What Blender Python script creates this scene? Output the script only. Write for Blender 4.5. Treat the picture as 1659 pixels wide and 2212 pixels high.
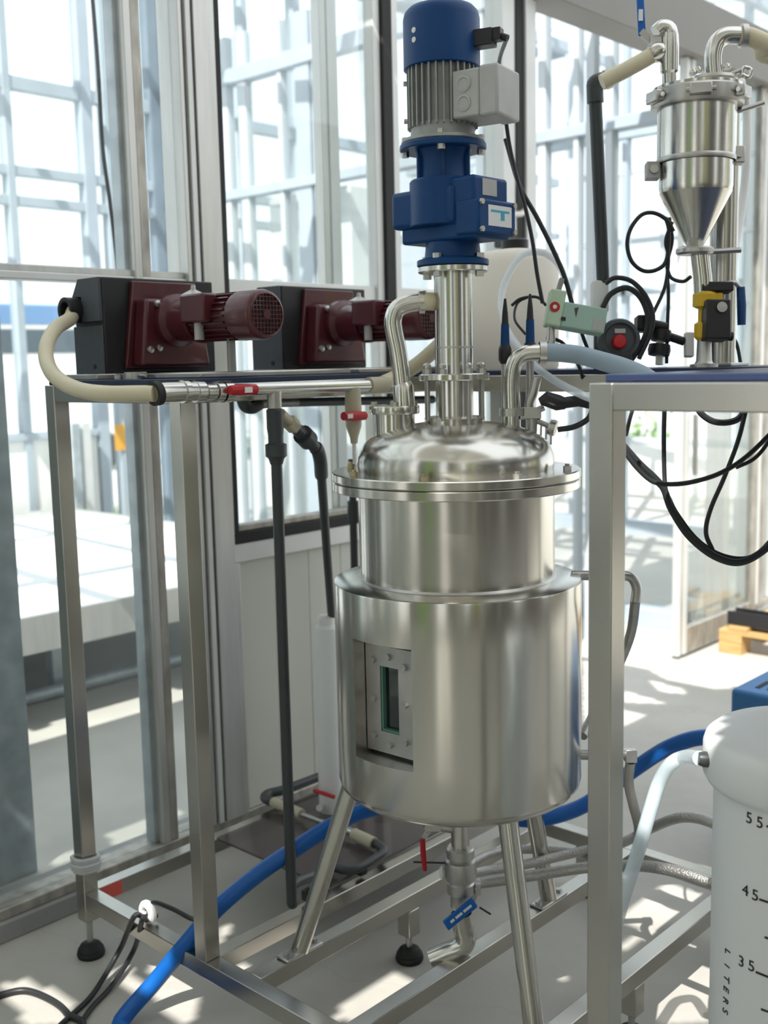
import bpy, math, random
from mathutils import Vector, Matrix
random.seed(7)
for o in list(bpy.data.objects): bpy.data.objects.remove(o, do_unlink=True)
scene = bpy.context.scene
COL = scene.collection
PI = math.pi
rad = math.radians

# ------------------------------------------------------------------ camera
FPX, PITCH, ROLL, YAW = 2366.0, rad(7.72), rad(-1.25), rad(43.0)
IMW, IMH = 1659.0, 2212.0
CAM = Vector((0, 0, 1.5))
_f0 = Vector((-math.sin(YAW), math.cos(YAW), 0)); _r0 = Vector((math.cos(YAW), math.sin(YAW), 0)); _u0 = Vector((0, 0, 1))
CF = _f0*math.cos(PITCH) - _u0*math.sin(PITCH)
_u1 = _u0*math.cos(PITCH) + _f0*math.sin(PITCH)
CR = _r0*math.cos(ROLL) + _u1*math.sin(ROLL)
CU = _u1*math.cos(ROLL) - _r0*math.sin(ROLL)
cam_data = bpy.data.cameras.new('camera'); cam = bpy.data.objects.new('camera', cam_data); COL.objects.link(cam)
cam.matrix_world = Matrix(((CR.x, CU.x, -CF.x, CAM.x), (CR.y, CU.y, -CF.y, CAM.y), (CR.z, CU.z, -CF.z, CAM.z), (0, 0, 0, 1)))
cam_data.sensor_fit = 'VERTICAL'; cam_data.sensor_height = 36.0; cam_data.lens = 36.0*FPX/IMH
cam_data.clip_start = 0.05; cam_data.clip_end = 200
cam_data.dof.use_dof = True; cam_data.dof.focus_distance = 2.1; cam_data.dof.aperture_fstop = 3.6
scene.camera = cam

# ------------------------------------------------------------------ world, sun, exposure
w = bpy.data.worlds.new('sky'); scene.world = w; w.use_nodes = True
nt = w.node_tree; nt.nodes.clear()
bgn = nt.nodes.new('ShaderNodeBackground'); out = nt.nodes.new('ShaderNodeOutputWorld')
bgn.inputs[0].default_value = (0.92, 0.965, 1.0, 1); bgn.inputs[1].default_value = 3.2
nt.links.new(bgn.outputs[0], out.inputs[0])
SUN = Vector((0.25, -0.55, 0.79)).normalized()          # towards the sun
sd = bpy.data.lights.new('sun', 'SUN'); sd.energy = 15.0; sd.angle = rad(0.25); sd.color = (1.0, 0.96, 0.9)
so = bpy.data.objects.new('sun', sd); COL.objects.link(so)
so.rotation_euler = SUN.to_track_quat('Z', 'Y').to_euler(); so.location = SUN*20
scene.view_settings.view_transform = 'Standard'; scene.view_settings.look = 'None'
scene.view_settings.gamma = 1.0; scene.view_settings.exposure = -0.95; scene.view_settings.use_curve_mapping = False

# ------------------------------------------------------------------ pixel helpers (a pixel gives a direction only)
def ray(x, y): return CF + CR*((x-IMW/2)/FPX) + CU*((IMH/2-y)/FPX)
def on(x, y, ax, v):
    d = ray(x, y); return CAM + d*((v-CAM[ax])/d[ax])
def fl(x, y, z=0.0): return on(x, y, 2, z)
def dep(x, y, d): return CAM + ray(x, y)*d
def at(x, y, X, Y):                                     # on the vertical plane through (X,Y) that faces the camera
    d = ray(x, y); return CAM + d*((Vector((X, Y, 0))-CAM).dot(_f0)/d.dot(_f0))
def dp(pts): return [dep(*p) for p in pts]

# ------------------------------------------------------------------ materials
def mat(name, col, rough=0.5, metal=0.0, noise=0.0, nscale=8.0, bump=0.0, bscale=40.0, stretch=None, trans=0.0, ior=1.45, coat=0.0, sss=0.0, rvar=0.0, spec=0.5):
    m = bpy.data.materials.new(name); m.use_nodes = True
    n = m.node_tree.nodes; l = m.node_tree.links; b = n['Principled BSDF']
    c = tuple(col)+(1,)
    b.inputs['Base Color'].default_value = c; b.inputs['Roughness'].default_value = rough; b.inputs['Metallic'].default_value = metal
    b.inputs['IOR'].default_value = ior; b.inputs['Transmission Weight'].default_value = trans; b.inputs['Coat Weight'].default_value = coat
    b.inputs['Specular IOR Level'].default_value = spec
    if sss:
        b.inputs['Subsurface Weight'].default_value = sss; b.inputs['Subsurface Radius'].default_value = (0.02, 0.02, 0.02)
    if noise or bump or rvar:
        tc = n.new('ShaderNodeTexCoord'); mp = n.new('ShaderNodeMapping'); l.new(tc.outputs['Object'], mp.inputs[0])
        if stretch: mp.inputs['Scale'].default_value = stretch
    if noise:
        t = n.new('ShaderNodeTexNoise'); t.inputs['Scale'].default_value = nscale; t.inputs['Detail'].default_value = 6; l.new(mp.outputs[0], t.inputs[0])
        r = n.new('ShaderNodeValToRGB'); l.new(t.outputs[0], r.inputs[0])
        r.color_ramp.elements[0].position = 0.3; r.color_ramp.elements[1].position = 0.72
        r.color_ramp.elements[0].color = tuple(max(0, x*(1-noise)) for x in col)+(1,); r.color_ramp.elements[1].color = tuple(min(1, x*(1+noise)) for x in col)+(1,)
        l.new(r.outputs[0], b.inputs['Base Color'])
    if rvar:
        t = n.new('ShaderNodeTexNoise'); t.inputs['Scale'].default_value = nscale*1.7; t.inputs['Detail'].default_value = 4; l.new(mp.outputs[0], t.inputs[0])
        mr = n.new('ShaderNodeMapRange'); mr.inputs['To Min'].default_value = max(0.02, rough-rvar); mr.inputs['To Max'].default_value = rough+rvar
        l.new(t.outputs[0], mr.inputs[0]); l.new(mr.outputs[0], b.inputs['Roughness'])
    if bump:
        t = n.new('ShaderNodeTexNoise'); t.inputs['Scale'].default_value = bscale; t.inputs['Detail'].default_value = 4; l.new(mp.outputs[0], t.inputs[0])
        bp = n.new('ShaderNodeBump'); bp.inputs['Strength'].default_value = bump; bp.inputs['Distance'].default_value = 0.003
        l.new(t.outputs[0], bp.inputs['Height']); l.new(bp.outputs[0], b.inputs['Normal'])
    return m
def glass(name, tint, refl=1.0, haze=0.0):
    m = bpy.data.materials.new(name); m.use_nodes = True
    n = m.node_tree.nodes; l = m.node_tree.links; n.clear()
    o = n.new('ShaderNodeOutputMaterial'); t = n.new('ShaderNodeBsdfTransparent'); g = n.new('ShaderNodeBsdfGlossy'); mx = n.new('ShaderNodeMixShader'); f = n.new('ShaderNodeFresnel')
    t.inputs[0].default_value = tuple(tint)+(1,); g.inputs['Roughness'].default_value = 0.02; f.inputs[0].default_value = 1.35
    mu = n.new('ShaderNodeMath'); mu.operation = 'MULTIPLY'; mu.inputs[1].default_value = refl
    l.new(f.outputs[0], mu.inputs[0]); l.new(mu.outputs[0], mx.inputs[0]); l.new(t.outputs[0], mx.inputs[1]); l.new(g.outputs[0], mx.inputs[2])
    last = mx
    if haze:
        d = n.new('ShaderNodeBsdfTranslucent'); d.inputs[0].default_value = (0.85, 0.92, 0.95, 1); m2 = n.new('ShaderNodeMixShader'); m2.inputs[0].default_value = haze
        l.new(mx.outputs[0], m2.inputs[1]); l.new(d.outputs[0], m2.inputs[2]); last = m2
    l.new(last.outputs[0], o.inputs[0])
    return m
def translucent(name, col, amount):
    m = bpy.data.materials.new(name); m.use_nodes = True
    n = m.node_tree.nodes; l = m.node_tree.links; n.clear()
    o = n.new('ShaderNodeOutputMaterial'); d = n.new('ShaderNodeBsdfDiffuse'); t = n.new('ShaderNodeBsdfTranslucent'); mx = n.new('ShaderNodeMixShader')
    d.inputs[0].default_value = tuple(col)+(1,); t.inputs[0].default_value = tuple(col)+(1,); mx.inputs[0].default_value = amount
    l.new(d.outputs[0], mx.inputs[1]); l.new(t.outputs[0], mx.inputs[2]); l.new(mx.outputs[0], o.inputs[0])
    return m
def concrete(name, c1, c2):
    m = bpy.data.materials.new(name); m.use_nodes = True
    n = m.node_tree.nodes; l = m.node_tree.links; b = n['Principled BSDF']; b.inputs['Roughness'].default_value = 0.62
    tc = n.new('ShaderNodeTexCoord'); t1 = n.new('ShaderNodeTexNoise'); t1.inputs['Scale'].default_value = 2.2; t1.inputs['Detail'].default_value = 9; t1.inputs['Roughness'].default_value = 0.62
    l.new(tc.outputs['Object'], t1.inputs[0]); r = n.new('ShaderNodeValToRGB'); l.new(t1.outputs[0], r.inputs[0])
    r.color_ramp.elements[0].position = 0.33; r.color_ramp.elements[1].position = 0.68
    r.color_ramp.elements[0].color = tuple(c1)+(1,); r.color_ramp.elements[1].color = tuple(c2)+(1,)
    v = n.new('ShaderNodeTexVoronoi'); v.feature = 'DISTANCE_TO_EDGE'; v.inputs['Scale'].default_value = 0.9
    t3 = n.new('ShaderNodeTexNoise'); t3.inputs['Scale'].default_value = 5; t3.inputs['Detail'].default_value = 5; l.new(tc.outputs['Object'], t3.inputs[0])
    mxv = n.new('ShaderNodeMixRGB'); mxv.inputs[0].default_value = 0.25; l.new(tc.outputs['Object'], mxv.inputs[1]); l.new(t3.outputs['Color'], mxv.inputs[2]); l.new(mxv.outputs[0], v.inputs[0])
    cr = n.new('ShaderNodeValToRGB'); cr.color_ramp.elements[0].position = 0.0; cr.color_ramp.elements[1].position = 0.006
    cr.color_ramp.elements[0].color = (0.72, 0.7, 0.66, 1); cr.color_ramp.elements[1].color = (1, 1, 1, 1); l.new(v.outputs[0], cr.inputs[0])
    mm = n.new('ShaderNodeMixRGB'); mm.blend_type = 'MULTIPLY'; mm.inputs[0].default_value = 0.2; l.new(r.outputs[0], mm.inputs[1]); l.new(cr.outputs[0], mm.inputs[2]); l.new(mm.outputs[0], b.inputs['Base Color'])
    t2 = n.new('ShaderNodeTexNoise'); t2.inputs['Scale'].default_value = 60; t2.inputs['Detail'].default_value = 5; l.new(tc.outputs['Object'], t2.inputs[0])
    bp = n.new('ShaderNodeBump'); bp.inputs['Strength'].default_value = 0.15; bp.inputs['Distance'].default_value = 0.004; l.new(t2.outputs[0], bp.inputs['Height']); l.new(bp.outputs[0], b.inputs['Normal'])
    return m

STEEL = mat('brushed_steel', (0.60, 0.585, 0.535), 0.22, 1.0, noise=0.03, nscale=4)
def radial_brush(m, amount=0.6):                         # lathe-turned grain: reflections smear along the axis
    n = m.node_tree.nodes; b = n['Principled BSDF']; t = n.new('ShaderNodeTangent'); t.direction_type = 'RADIAL'; t.axis = 'Z'
    m.node_tree.links.new(t.outputs[0], b.inputs['Tangent']); b.inputs['Anisotropic'].default_value = amount; b.inputs['Anisotropic Rotation'].default_value = 0.25
radial_brush(STEEL)
FRAME = mat('frame_steel', (0.50, 0.485, 0.445), 0.25, 1.0, noise=0.10, nscale=3, rvar=0.04)
POLISH = mat('polished_steel', (0.62, 0.61, 0.57), 0.22, 1.0, noise=0.06, nscale=10, rvar=0.05)
SATIN = mat('satin_steel', (0.50, 0.49, 0.47), 0.38, 1.0, noise=0.12, nscale=20, rvar=0.08)
ALU = mat('aluminium_profile', (0.60, 0.60, 0.58), 0.42, 0.75, noise=0.10, nscale=7, stretch=(4, 4, 0.4), rvar=0.08)
ALUD = mat('aged_aluminium', (0.42, 0.40, 0.36), 0.5, 0.6, noise=0.3, nscale=9, stretch=(3, 3, 1), rvar=0.1)
ALUW = mat('pale_aluminium', (0.70, 0.71, 0.70), 0.5, 0.35, noise=0.06, nscale=5)
GALV = mat('galvanised_steel', (0.47, 0.52, 0.55), 0.5, 0.5, noise=0.18, nscale=14, rvar=0.1)
BLACK = mat('black_plastic', (0.016, 0.016, 0.018), 0.42)
RUBBER = mat('black_rubber', (0.012, 0.013, 0.013), 0.6)
CABLE = mat('black_cable', (0.02, 0.022, 0.024), 0.45)
SLATE = mat('slate_plastic', (0.060, 0.068, 0.08), 0.5, noise=0.06, nscale=40)
PVC = mat('dark_grey_pvc', (0.045, 0.053, 0.056), 0.4, noise=0.08, nscale=12)
MAROON = mat('maroon_paint', (0.080, 0.014, 0.020), 0.30, coat=0.3, noise=0.1, nscale=10)
BLUE = mat('gear_blue_paint', (0.004, 0.048, 0.165), 0.42, spec=0.3, noise=0.08, nscale=14, bump=0.05, bscale=120)
CAST = mat('cast_grey', (0.30, 0.31, 0.30), 0.5, 0.3, noise=0.14, nscale=20)
BOXG = mat('terminal_box_grey', (0.44, 0.44, 0.43), 0.5, 0.1, noise=0.08, nscale=15)
CREAM = mat('cream_silicone', (0.62, 0.56, 0.40), 0.42, noise=0.08, nscale=10, sss=0.05)
BHOSE = mat('blue_hose', (0.006, 0.115, 0.44), 0.36, noise=0.08, nscale=6)
CHOSE = None
GHOSE = mat('grey_blue_hose', (0.27, 0.35, 0.42), 0.45, noise=0.08, nscale=10)
RED = mat('red_plastic', (0.45, 0.012, 0.02), 0.4)
REDT = mat('red_tape', (0.62, 0.10, 0.08), 0.5)
BRASS = mat('brass', (0.50, 0.42, 0.27), 0.35, 0.9)
TAN = mat('tan_fitting', (0.50, 0.46, 0.34), 0.5, noise=0.08, nscale=14)
HDPE = mat('milky_plastic', (0.80, 0.82, 0.82), 0.42, sss=0.15)
WHITE = mat('white_plastic', (0.80, 0.80, 0.79), 0.45)
CRTANK = None
GREEN = mat('pale_green_plastic', (0.36, 0.52, 0.45), 0.5)
GREENL = mat('light_green_plastic', (0.50, 0.64, 0.47), 0.5)
YELLOW = mat('yellow_plastic', (0.62, 0.40, 0.02), 0.45)
WOOD = mat('pallet_wood', (0.50, 0.32, 0.13), 0.7, noise=0.25, nscale=6, stretch=(1, 12, 12))
BOARD = mat('dark_blue_board', (0.018, 0.03, 0.075), 0.34, noise=0.06, nscale=8)
TRAY = None
PANEL = mat('insulated_panel', (0.64, 0.645, 0.58), 0.5, noise=0.03, nscale=2)
KERB = mat('kerb_paint', (0.29, 0.29, 0.29), 0.6, noise=0.12, nscale=8)
BEAM = mat('beam_grey_paint', (0.24, 0.232, 0.22), 0.55, noise=0.05, nscale=3)
BENCHW = mat('bench_bed', (0.80, 0.82, 0.84), 0.5, noise=0.08, nscale=4)
LWALL = mat('white_wall_panel', (0.80, 0.81, 0.79), 0.6, noise=0.06, nscale=3)
BRAID = mat('steel_braid', (0.50, 0.49, 0.47), 0.35, 0.9, bump=0.8, bscale=260)
PRINT = mat('black_print', (0.02, 0.02, 0.022), 0.6)
STICK = mat('white_label', (0.72, 0.73, 0.72), 0.5)
STICKB = mat('blue_print', (0.05, 0.35, 0.5), 0.5)
ORANGE = mat('orange_sign', (0.75, 0.38, 0.04), 0.5)
DARK = mat('dark_interior', (0.004, 0.005, 0.005), 0.6)
TAPE = mat('clear_tape', (0.72, 0.74, 0.74), 0.3, trans=0.3, ior=1.2)
LEAF = mat('foliage', (0.20, 0.34, 0.10), 0.7, noise=0.3, nscale=9)
CARB = mat('car_blue', (0.10, 0.22, 0.42), 0.25, coat=0.5)
CARW = mat('car_white', (0.8, 0.8, 0.8), 0.25, coat=0.5)
TYRE = mat('tyre', (0.03, 0.03, 0.03), 0.7)
GLASS = glass('window_glass', (0.965, 0.985, 0.98), 0.35, haze=0.025)
GLASSFAR = glass('far_glass', (0.975, 0.99, 0.995), 0.3, haze=0.025)
FARW = mat('far_white_profile', (0.52, 0.57, 0.61), 0.6, noise=0.04, nscale=3)
FARO = mat('outer_profile', (0.38, 0.44, 0.49), 0.6, noise=0.08, nscale=4)
COLG = mat('blue_grey_column', (0.17, 0.22, 0.27), 0.6, noise=0.12, nscale=4)
GREENP = mat('green_reflection_panel', (0.28, 0.50, 0.08), 0.7)  # added panel colour, puts a green stripe in the tank's reflections
YELP = mat('yellow_reflection_panel', (0.62, 0.60, 0.10), 0.7)  # added unseen panel, reflected as a yellow stripe on the tank
FARG = mat('far_galvanised', (0.39, 0.45, 0.51), 0.6, noise=0.08, nscale=4)
SGLASS = mat('sight_glass', (0.01, 0.016, 0.015), 0.06, coat=0.6)
GEDGE = mat('green_glass_edge', (0.10, 0.24, 0.20), 0.15)
CARGLASS = mat('car_glass', (0.05, 0.07, 0.09), 0.08)
FLOOR = concrete('concrete_floor', (0.40, 0.39, 0.355), (0.50, 0.485, 0.445))
GROUND = concrete('outdoor_paving', (0.55, 0.52, 0.48), (0.68, 0.65, 0.6))
SCREEN = translucent('added_shade_fabric', (0.62, 0.61, 0.57), 0.10)  # for the added out-of-view screen that blocks the sun
RWALL = mat('brown_grey_wall', (0.13, 0.112, 0.098), 0.7, noise=0.15, nscale=1.5)
BWALL = mat('olive_grey_wall', (0.36, 0.37, 0.31), 0.7, noise=0.12, nscale=1.2)

CRTANK = translucent('cream_plastic', (0.95, 0.915, 0.85), 0.45)
def tubing(name, col, clear):
    m = bpy.data.materials.new(name); m.use_nodes = True; n = m.node_tree.nodes; l = m.node_tree.links; b = n['Principled BSDF']; o = n['Material Output']
    b.inputs['Base Color'].default_value = tuple(col)+(1,); b.inputs['Roughness'].default_value = 0.12
    t = n.new('ShaderNodeBsdfTransparent'); mx = n.new('ShaderNodeMixShader'); mx.inputs[0].default_value = clear
    l.new(b.outputs[0], mx.inputs[1]); l.new(t.outputs[0], mx.inputs[2]); l.new(mx.outputs[0], o.inputs[0]); return m
CHOSE = tubing('clear_hose', (0.66, 0.76, 0.82), 0.42)
TRAY = tubing('smoked_plate', (0.085, 0.070, 0.070), 0.30)
CHOSE2 = tubing('clear_tube', (0.80, 0.86, 0.92), 0.50)

# ------------------------------------------------------------------ mesh helpers
def basis(d, up=None):
    d = Vector(d).normalized()
    u = Vector(up) if up is not None else (Vector((0, 0, 1)) if abs(d.z) < 0.95 else Vector((1, 0, 0)))
    a = u.cross(d).normalized(); return a, d.cross(a).normalized(), d
def spline(pts, n=8, closed=False):
    P = [Vector(p) for p in pts]
    if len(P) < 3: return P
    res = []; m = len(P)
    rng = range(m if closed else m-1)
    for i in rng:
        p0 = P[(i-1) % m] if (closed or i > 0) else P[0]*2-P[1]
        p1 = P[i]; p2 = P[(i+1) % m]
        p3 = P[(i+2) % m] if (closed or i+2 < m) else P[-1]*2-P[-2]
        for k in range(n):
            t = k/n
            res.append(0.5*((2*p1)+(p2-p0)*t+(2*p0-5*p1+4*p2-p3)*t*t+(3*p1-p0-3*p2+p3)*t*t*t))
    if not closed: res.append(P[-1].copy())
    return res
class MB:
    def __init__(s): s.v = []; s.f = []
    def add(s, vs, fs):
        k = len(s.v); s.v += [tuple(x) for x in vs]; s.f += [tuple(i+k for i in f) for f in fs]; return s
    def box(s, x0, x1, y0, y1, z0, z1):
        return s.add([(x0,y0,z0),(x1,y0,z0),(x1,y1,z0),(x0,y1,z0),(x0,y0,z1),(x1,y0,z1),(x1,y1,z1),(x0,y1,z1)],
                     [(0,3,2,1),(4,5,6,7),(0,1,5,4),(1,2,6,5),(2,3,7,6),(3,0,4,7)])
    def obox(s, c, ax, ay, az):                          # half-axis vectors
        c, ax, ay, az = map(Vector, (c, ax, ay, az))
        vs = [c+ax*i+ay*j+az*k for k in (-1, 1) for i, j in ((-1,-1),(1,-1),(1,1),(-1,1))]
        return s.add(vs, [(0,3,2,1),(4,5,6,7),(0,1,5,4),(1,2,6,5),(2,3,7,6),(3,0,4,7)])
    def bar(s, p, q, w, h, up=None):
        p, q = Vector(p), Vector(q); a, b, d = basis(q-p, up); return s.obox((p+q)/2, a*w/2, b*h/2, (q-p)/2)
    def tube(s, pts, r, n=12, closed=False, caps=True):
        P = [Vector(p) for p in pts]; m = len(P); rs = r if isinstance(r, (list, tuple)) else [r]*m
        def tan(i):
            if closed: return (P[(i+1) % m]-P[(i-1) % m]).normalized()
            return (P[min(i+1, m-1)]-P[max(i-1, 0)]).normalized()
        t = tan(0); a, b, _ = basis(t); vs = []
        for i in range(m):
            t2 = tan(i); ax = t.cross(t2)
            if ax.length > 1e-6:
                R = Matrix.Rotation(t.angle(t2), 3, ax.normalized()); a = R @ a
            b = t2.cross(a).normalized(); a = b.cross(t2).normalized(); t = t2
            vs += [P[i]+(a*math.cos(2*PI*k/n)+b*math.sin(2*PI*k/n))*rs[i] for k in range(n)]
        fs = []
        for i in range(m if closed else m-1):
            j = (i+1) % m
            fs += [(i*n+k, i*n+(k+1) % n, j*n+(k+1) % n, j*n+k) for k in range(n)]
        if caps and not closed: fs += [tuple(range(n))[::-1], tuple((m-1)*n+k for k in range(n))]
        return s.add(vs, fs)
    def cyl(s, p, q, r, n=20, r2=None):
        return s.tube([p, q], [r, r if r2 is None else r2], n)
    def lathe(s, prof, o=(0,0,0), d=(0,0,1), n=48, up=None, closed_prof=False):  # prof: (radius, height)
        o = Vector(o); a, b, d = basis(d, up); vs = []; m = len(prof)
        for r, h in prof: vs += [o+d*h+(a*math.cos(2*PI*k/n)+b*math.sin(2*PI*k/n))*max(r, 1e-5) for k in range(n)]
        fs = []
        for i in range(m if closed_prof else m-1):
            j = (i+1) % m
            fs += [(i*n+k, i*n+(k+1) % n, j*n+(k+1) % n, j*n+k) for k in range(n)]
        if not closed_prof:
            if prof[0][0] > 1e-4: fs.append(tuple(range(n))[::-1])
            if prof[-1][0] > 1e-4: fs.append(tuple((m-1)*n+k for k in range(n)))
        return s.add(vs, fs)
    def prism(s, poly, off):                             # planar 3-D polygon extruded by a vector
        poly = [Vector(p) for p in poly]; off = Vector(off); n = len(poly)
        return s.add(poly+[p+off for p in poly], [tuple(range(n))[::-1], tuple(range(n, 2*n))]+[(i, (i+1) % n, n+(i+1) % n, n+i) for i in range(n)])
    def hexbolt(s, p, d, r=0.007, h=0.006, n=6):
        p = Vector(p); d = Vector(d).normalized(); return s.tube([p, p+d*h], r, n)
    def build(s, name, m, parent=None, bevel=0.0, smooth=True, angle=35, seg=2, **tags):
        return link(name, s.v, s.f, m, parent, bevel, smooth, angle, seg, **tags)
def link(name, v, f, m, parent=None, bevel=0.0, smooth=True, angle=35, seg=2, label=None, cat=None, group=None, kind=None):
    lo = [min(p[i] for p in v) for i in range(3)]; hi = [max(p[i] for p in v) for i in range(3)]
    o0 = Vector(((lo[0]+hi[0])/2, (lo[1]+hi[1])/2, lo[2]))
    me = bpy.data.meshes.new(name); me.from_pydata([(p[0]-o0.x, p[1]-o0.y, p[2]-o0.z) for p in v], [], f)
    if smooth:
        me.polygons.foreach_set('use_smooth', [True]*len(me.polygons)); me.set_sharp_from_angle(angle=rad(angle))
    me.update(); me.materials.append(m)
    o = bpy.data.objects.new(name, me); COL.objects.link(o)
    if parent is not None:
        o.parent = parent; o.location = o0-world(parent)
    else: o.location = o0
    if bevel:
        b = o.modifiers.new('bevel', 'BEVEL'); b.width = bevel; b.segments = seg; b.limit_method = 'ANGLE'; b.angle_limit = rad(40)
    return tag(o, label, cat, group, kind)
def world(o):
    l = o.location.copy()
    while o.parent: o = o.parent; l += o.location
    return l
def tag(o, label=None, cat=None, group=None, kind=None):
    if label: o['label'] = label
    if cat: o['category'] = cat
    if group: o['group'] = group
    if kind: o['kind'] = kind
    return o
def root(name, loc, label=None, cat=None, group=None, kind=None):
    o = bpy.data.objects.new(name, None); COL.objects.link(o); o.location = Vector(loc); o.empty_display_size = 0.1
    return tag(o, label, cat, group, kind)
def hose(name, pts, r, m, label, cat='hose', group=None, n=12, sub=8, parent=None):
    return MB().tube(spline(pts, sub), r, n).build(name, m, parent, label=label, cat=cat, group=group)
def bx(name, m, parent, x0, x1, y0, y1, z0, z1, bevel=0.0, **t):
    return MB().box(x0, x1, y0, y1, z0, z1).build(name, m, parent, bevel, **t)
def text(body, m, parent, name, loc, right, up, size, align='CENTER', thick=0.0004):
    cu = bpy.data.curves.new(name, 'FONT'); cu.body = body; cu.size = size; cu.align_x = align; cu.align_y = 'CENTER'; cu.extrude = thick
    ob = bpy.data.objects.new(name, cu); COL.objects.link(ob)
    dg = bpy.context.evaluated_depsgraph_get(); me = bpy.data.meshes.new_from_object(ob.evaluated_get(dg)); bpy.data.objects.remove(ob); bpy.data.curves.remove(cu)
    r = Vector(right).normalized(); u = Vector(up).normalized(); n = r.cross(u)
    o = bpy.data.objects.new(name, me); COL.objects.link(o); me.materials.clear(); me.materials.append(m)
    M = Matrix(((r.x, u.x, n.x, 0), (r.y, u.y, n.y, 0), (r.z, u.z, n.z, 0), (0, 0, 0, 1)))
    me.transform(M); o.parent = parent; o.location = Vector(loc)-(world(parent) if parent else Vector()); return o

# ================================================================== SETTING
def struct(name, m, x0, x1, y0, y1, z0, z1, bevel=0.0): return bx(name, m, None, x0, x1, y0, y1, z0, z1, bevel, kind='structure')
bx('ground', GROUND, None, -60, 40, -40, 60, -0.12, -0.04, kind='structure')
bx('floor', FLOOR, None, -7.5, 4.2, -3.4, 11.2, -0.1, 0.0, kind='structure')

# ---- glazed partition beside the machine
XW = -2.66
wl = root('wall_left', (XW, 2.5, 0), kind='structure')
bx('kerb', KERB, wl, -2.80, -2.61, -3.2, 3.72, 0, 0.055, 0.004)
bx('sill', ALUD, wl, -2.71, -2.625, -3.2, 3.72, 0.055, 0.085, 0.003)
bx('transom', ALUW, wl, -2.69, -2.63, -3.2, 2.0, 1.735, 1.756, 0.003)
bx('transom', ALU, wl, -2.685, -2.64, -3.2, 2.0, 1.756, 1.775, 0.003)
for y0, y1 in ((-0.9, -0.85), (0.44, 0.49), (1.82, 1.845)):
    bx('mullion', ALU, wl, -2.69, -2.625, y0, y1, 0.085, 3.3, 0.003)
bx('mullion', GALV, wl, -2.70, -2.655, 1.807, 1.822, 0.085, 3.3, 0.002)
bx('mullion', ALUD, wl, -2.685, -2.632, 1.848, 1.878, 0.085, 3.3, 0.003)
ys = (-3.2, -0.9, 0.44, 1.82, 2.0)
for i in range(4):
    for z0, z1 in ((0.085, 1.735), (1.775, 3.3)):
        bx('pane', GLASS, wl, -2.664, -2.658, ys[i]+(0.05 if i else 0), ys[i+1], z0, z1)
for y0, y1, x1, m in ((2.0, 2.014, -2.62, ALU), (2.014, 2.024, -2.648, RUBBER), (2.024, 2.042, -2.615, ALUW), (2.042, 2.05, -2.645, ALUD), (2.05, 2.125, -2.612, ALU)):
    bx('post_profile', m, wl, -2.72, x1, y0, y1, 0.085, 3.3, 0.002)
# window panel with the black gasket
w1 = root('window_1', (XW, 2.5, 0.07), kind='structure')
bx('gasket', RUBBER, w1, -2.68, -2.618, 2.125, 2.15, 0.975, 3.3, 0.004)
bx('gasket', RUBBER, w1, -2.68, -2.616, 2.128, 2.9, 0.955, 0.99, 0.004)
bx('gasket', RUBBER, w1, -2.68, -2.618, 2.85, 2.9, 0.99, 3.3, 0.004)
bx('glazing_bead', ALUD, w1, -2.675, -2.63, 2.15, 2.85, 0.99, 1.01, 0.003)
bx('window_frame', ALUW, w1, -2.675, -2.63, 2.815, 2.85, 1.01, 3.3, 0.003)
bx('pane', GLASS, w1, -2.664, -2.658, 2.15, 2.815, 1.01, 3.3)
bx('mullion', ALU, w1, -2.73, -2.69, 2.625, 2.655, 0.085, 3.3, 0.003)
bx('mullion', ALUW, w1, -2.735, -2.685, 2.655, 2.70, 0.085, 3.3, 0.003)
bx('rail', ALUW, w1, -2.69, -2.62, 2.125, 2.9, 0.895, 0.955, 0.003)
bx('transom', ALUW, w1, -2.675, -2.64, 2.15, 2.815, 1.70, 1.765, 0.003)
bx('stile', ALU, w1, -2.69, -2.622, 2.125, 2.150, 0.085, 0.895, 0.003)
for i in range(5):
    bx('panel_board', PANEL, w1, -2.685, -2.635, 2.152+i*0.15, 2.152+(i+1)*0.15-0.0015, 0.085, 0.893, 0.002)
w2 = root('window_2', (XW, 3.2, 0.07), kind='structure')
bx('window_frame', ALUW, w2, -2.675, -2.63, 2.9, 2.94, 1.01, 3.3, 0.003)
bx('pane', GLASS, w2, -2.664, -2.658, 2.94, 3.52, 1.01, 3.3)
bx('transom', ALUW, w2, -2.675, -2.64, 2.94, 3.52, 1.70, 1.765, 0.003)
bx('rail', ALUW, w2, -2.69, -2.62, 2.9, 3.52, 0.895, 1.01, 0.003)
for i in range(4): bx('panel_board', PANEL, w2, -2.685, -2.635, 2.9+i*0.155, 2.9+(i+1)*0.155-0.0015, 0.085, 0.893, 0.002)
bx('post_profile', ALUW, w2, -2.70, -2.615, 3.52, 3.60, 0.085, 3.3, 0.003)
bx('gasket', RUBBER, w2, -2.69, -2.61, 3.60, 3.655, 0.085, 3.3, 0.004)
bx('post_profile', ALUW, w2, -2.72, -2.60, 3.655, 3.72, 0.0, 3.3, 0.003)
# header beam of the sliding door and the wall above it
bx('trim_1', BEAM, None, -2.68, -2.52, 3.70, 9.5, 2.885, 3.14, 0.004, kind='structure')
wh = root('wall_header', (XW, 6.0, 3.14), kind='structure')
bx('top_rail', ALUW, wh, -2.72, -2.6, -3.2, 9.5, 3.9, 4.0, 0.003)
for y in (3.75, 5.0, 6.2, 7.4): bx('mullion', ALUW, wh, -2.71, -2.60, y, y+0.07, 3.14, 3.9, 0.003)
bx('pane', GLASS, wh, -2.664, -2.658, 3.82, 9.4, 3.14, 3.9)
bx('pane', GLASS, wh, -2.664, -2.658, -3.2, 3.75, 3.3, 3.9)
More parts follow.
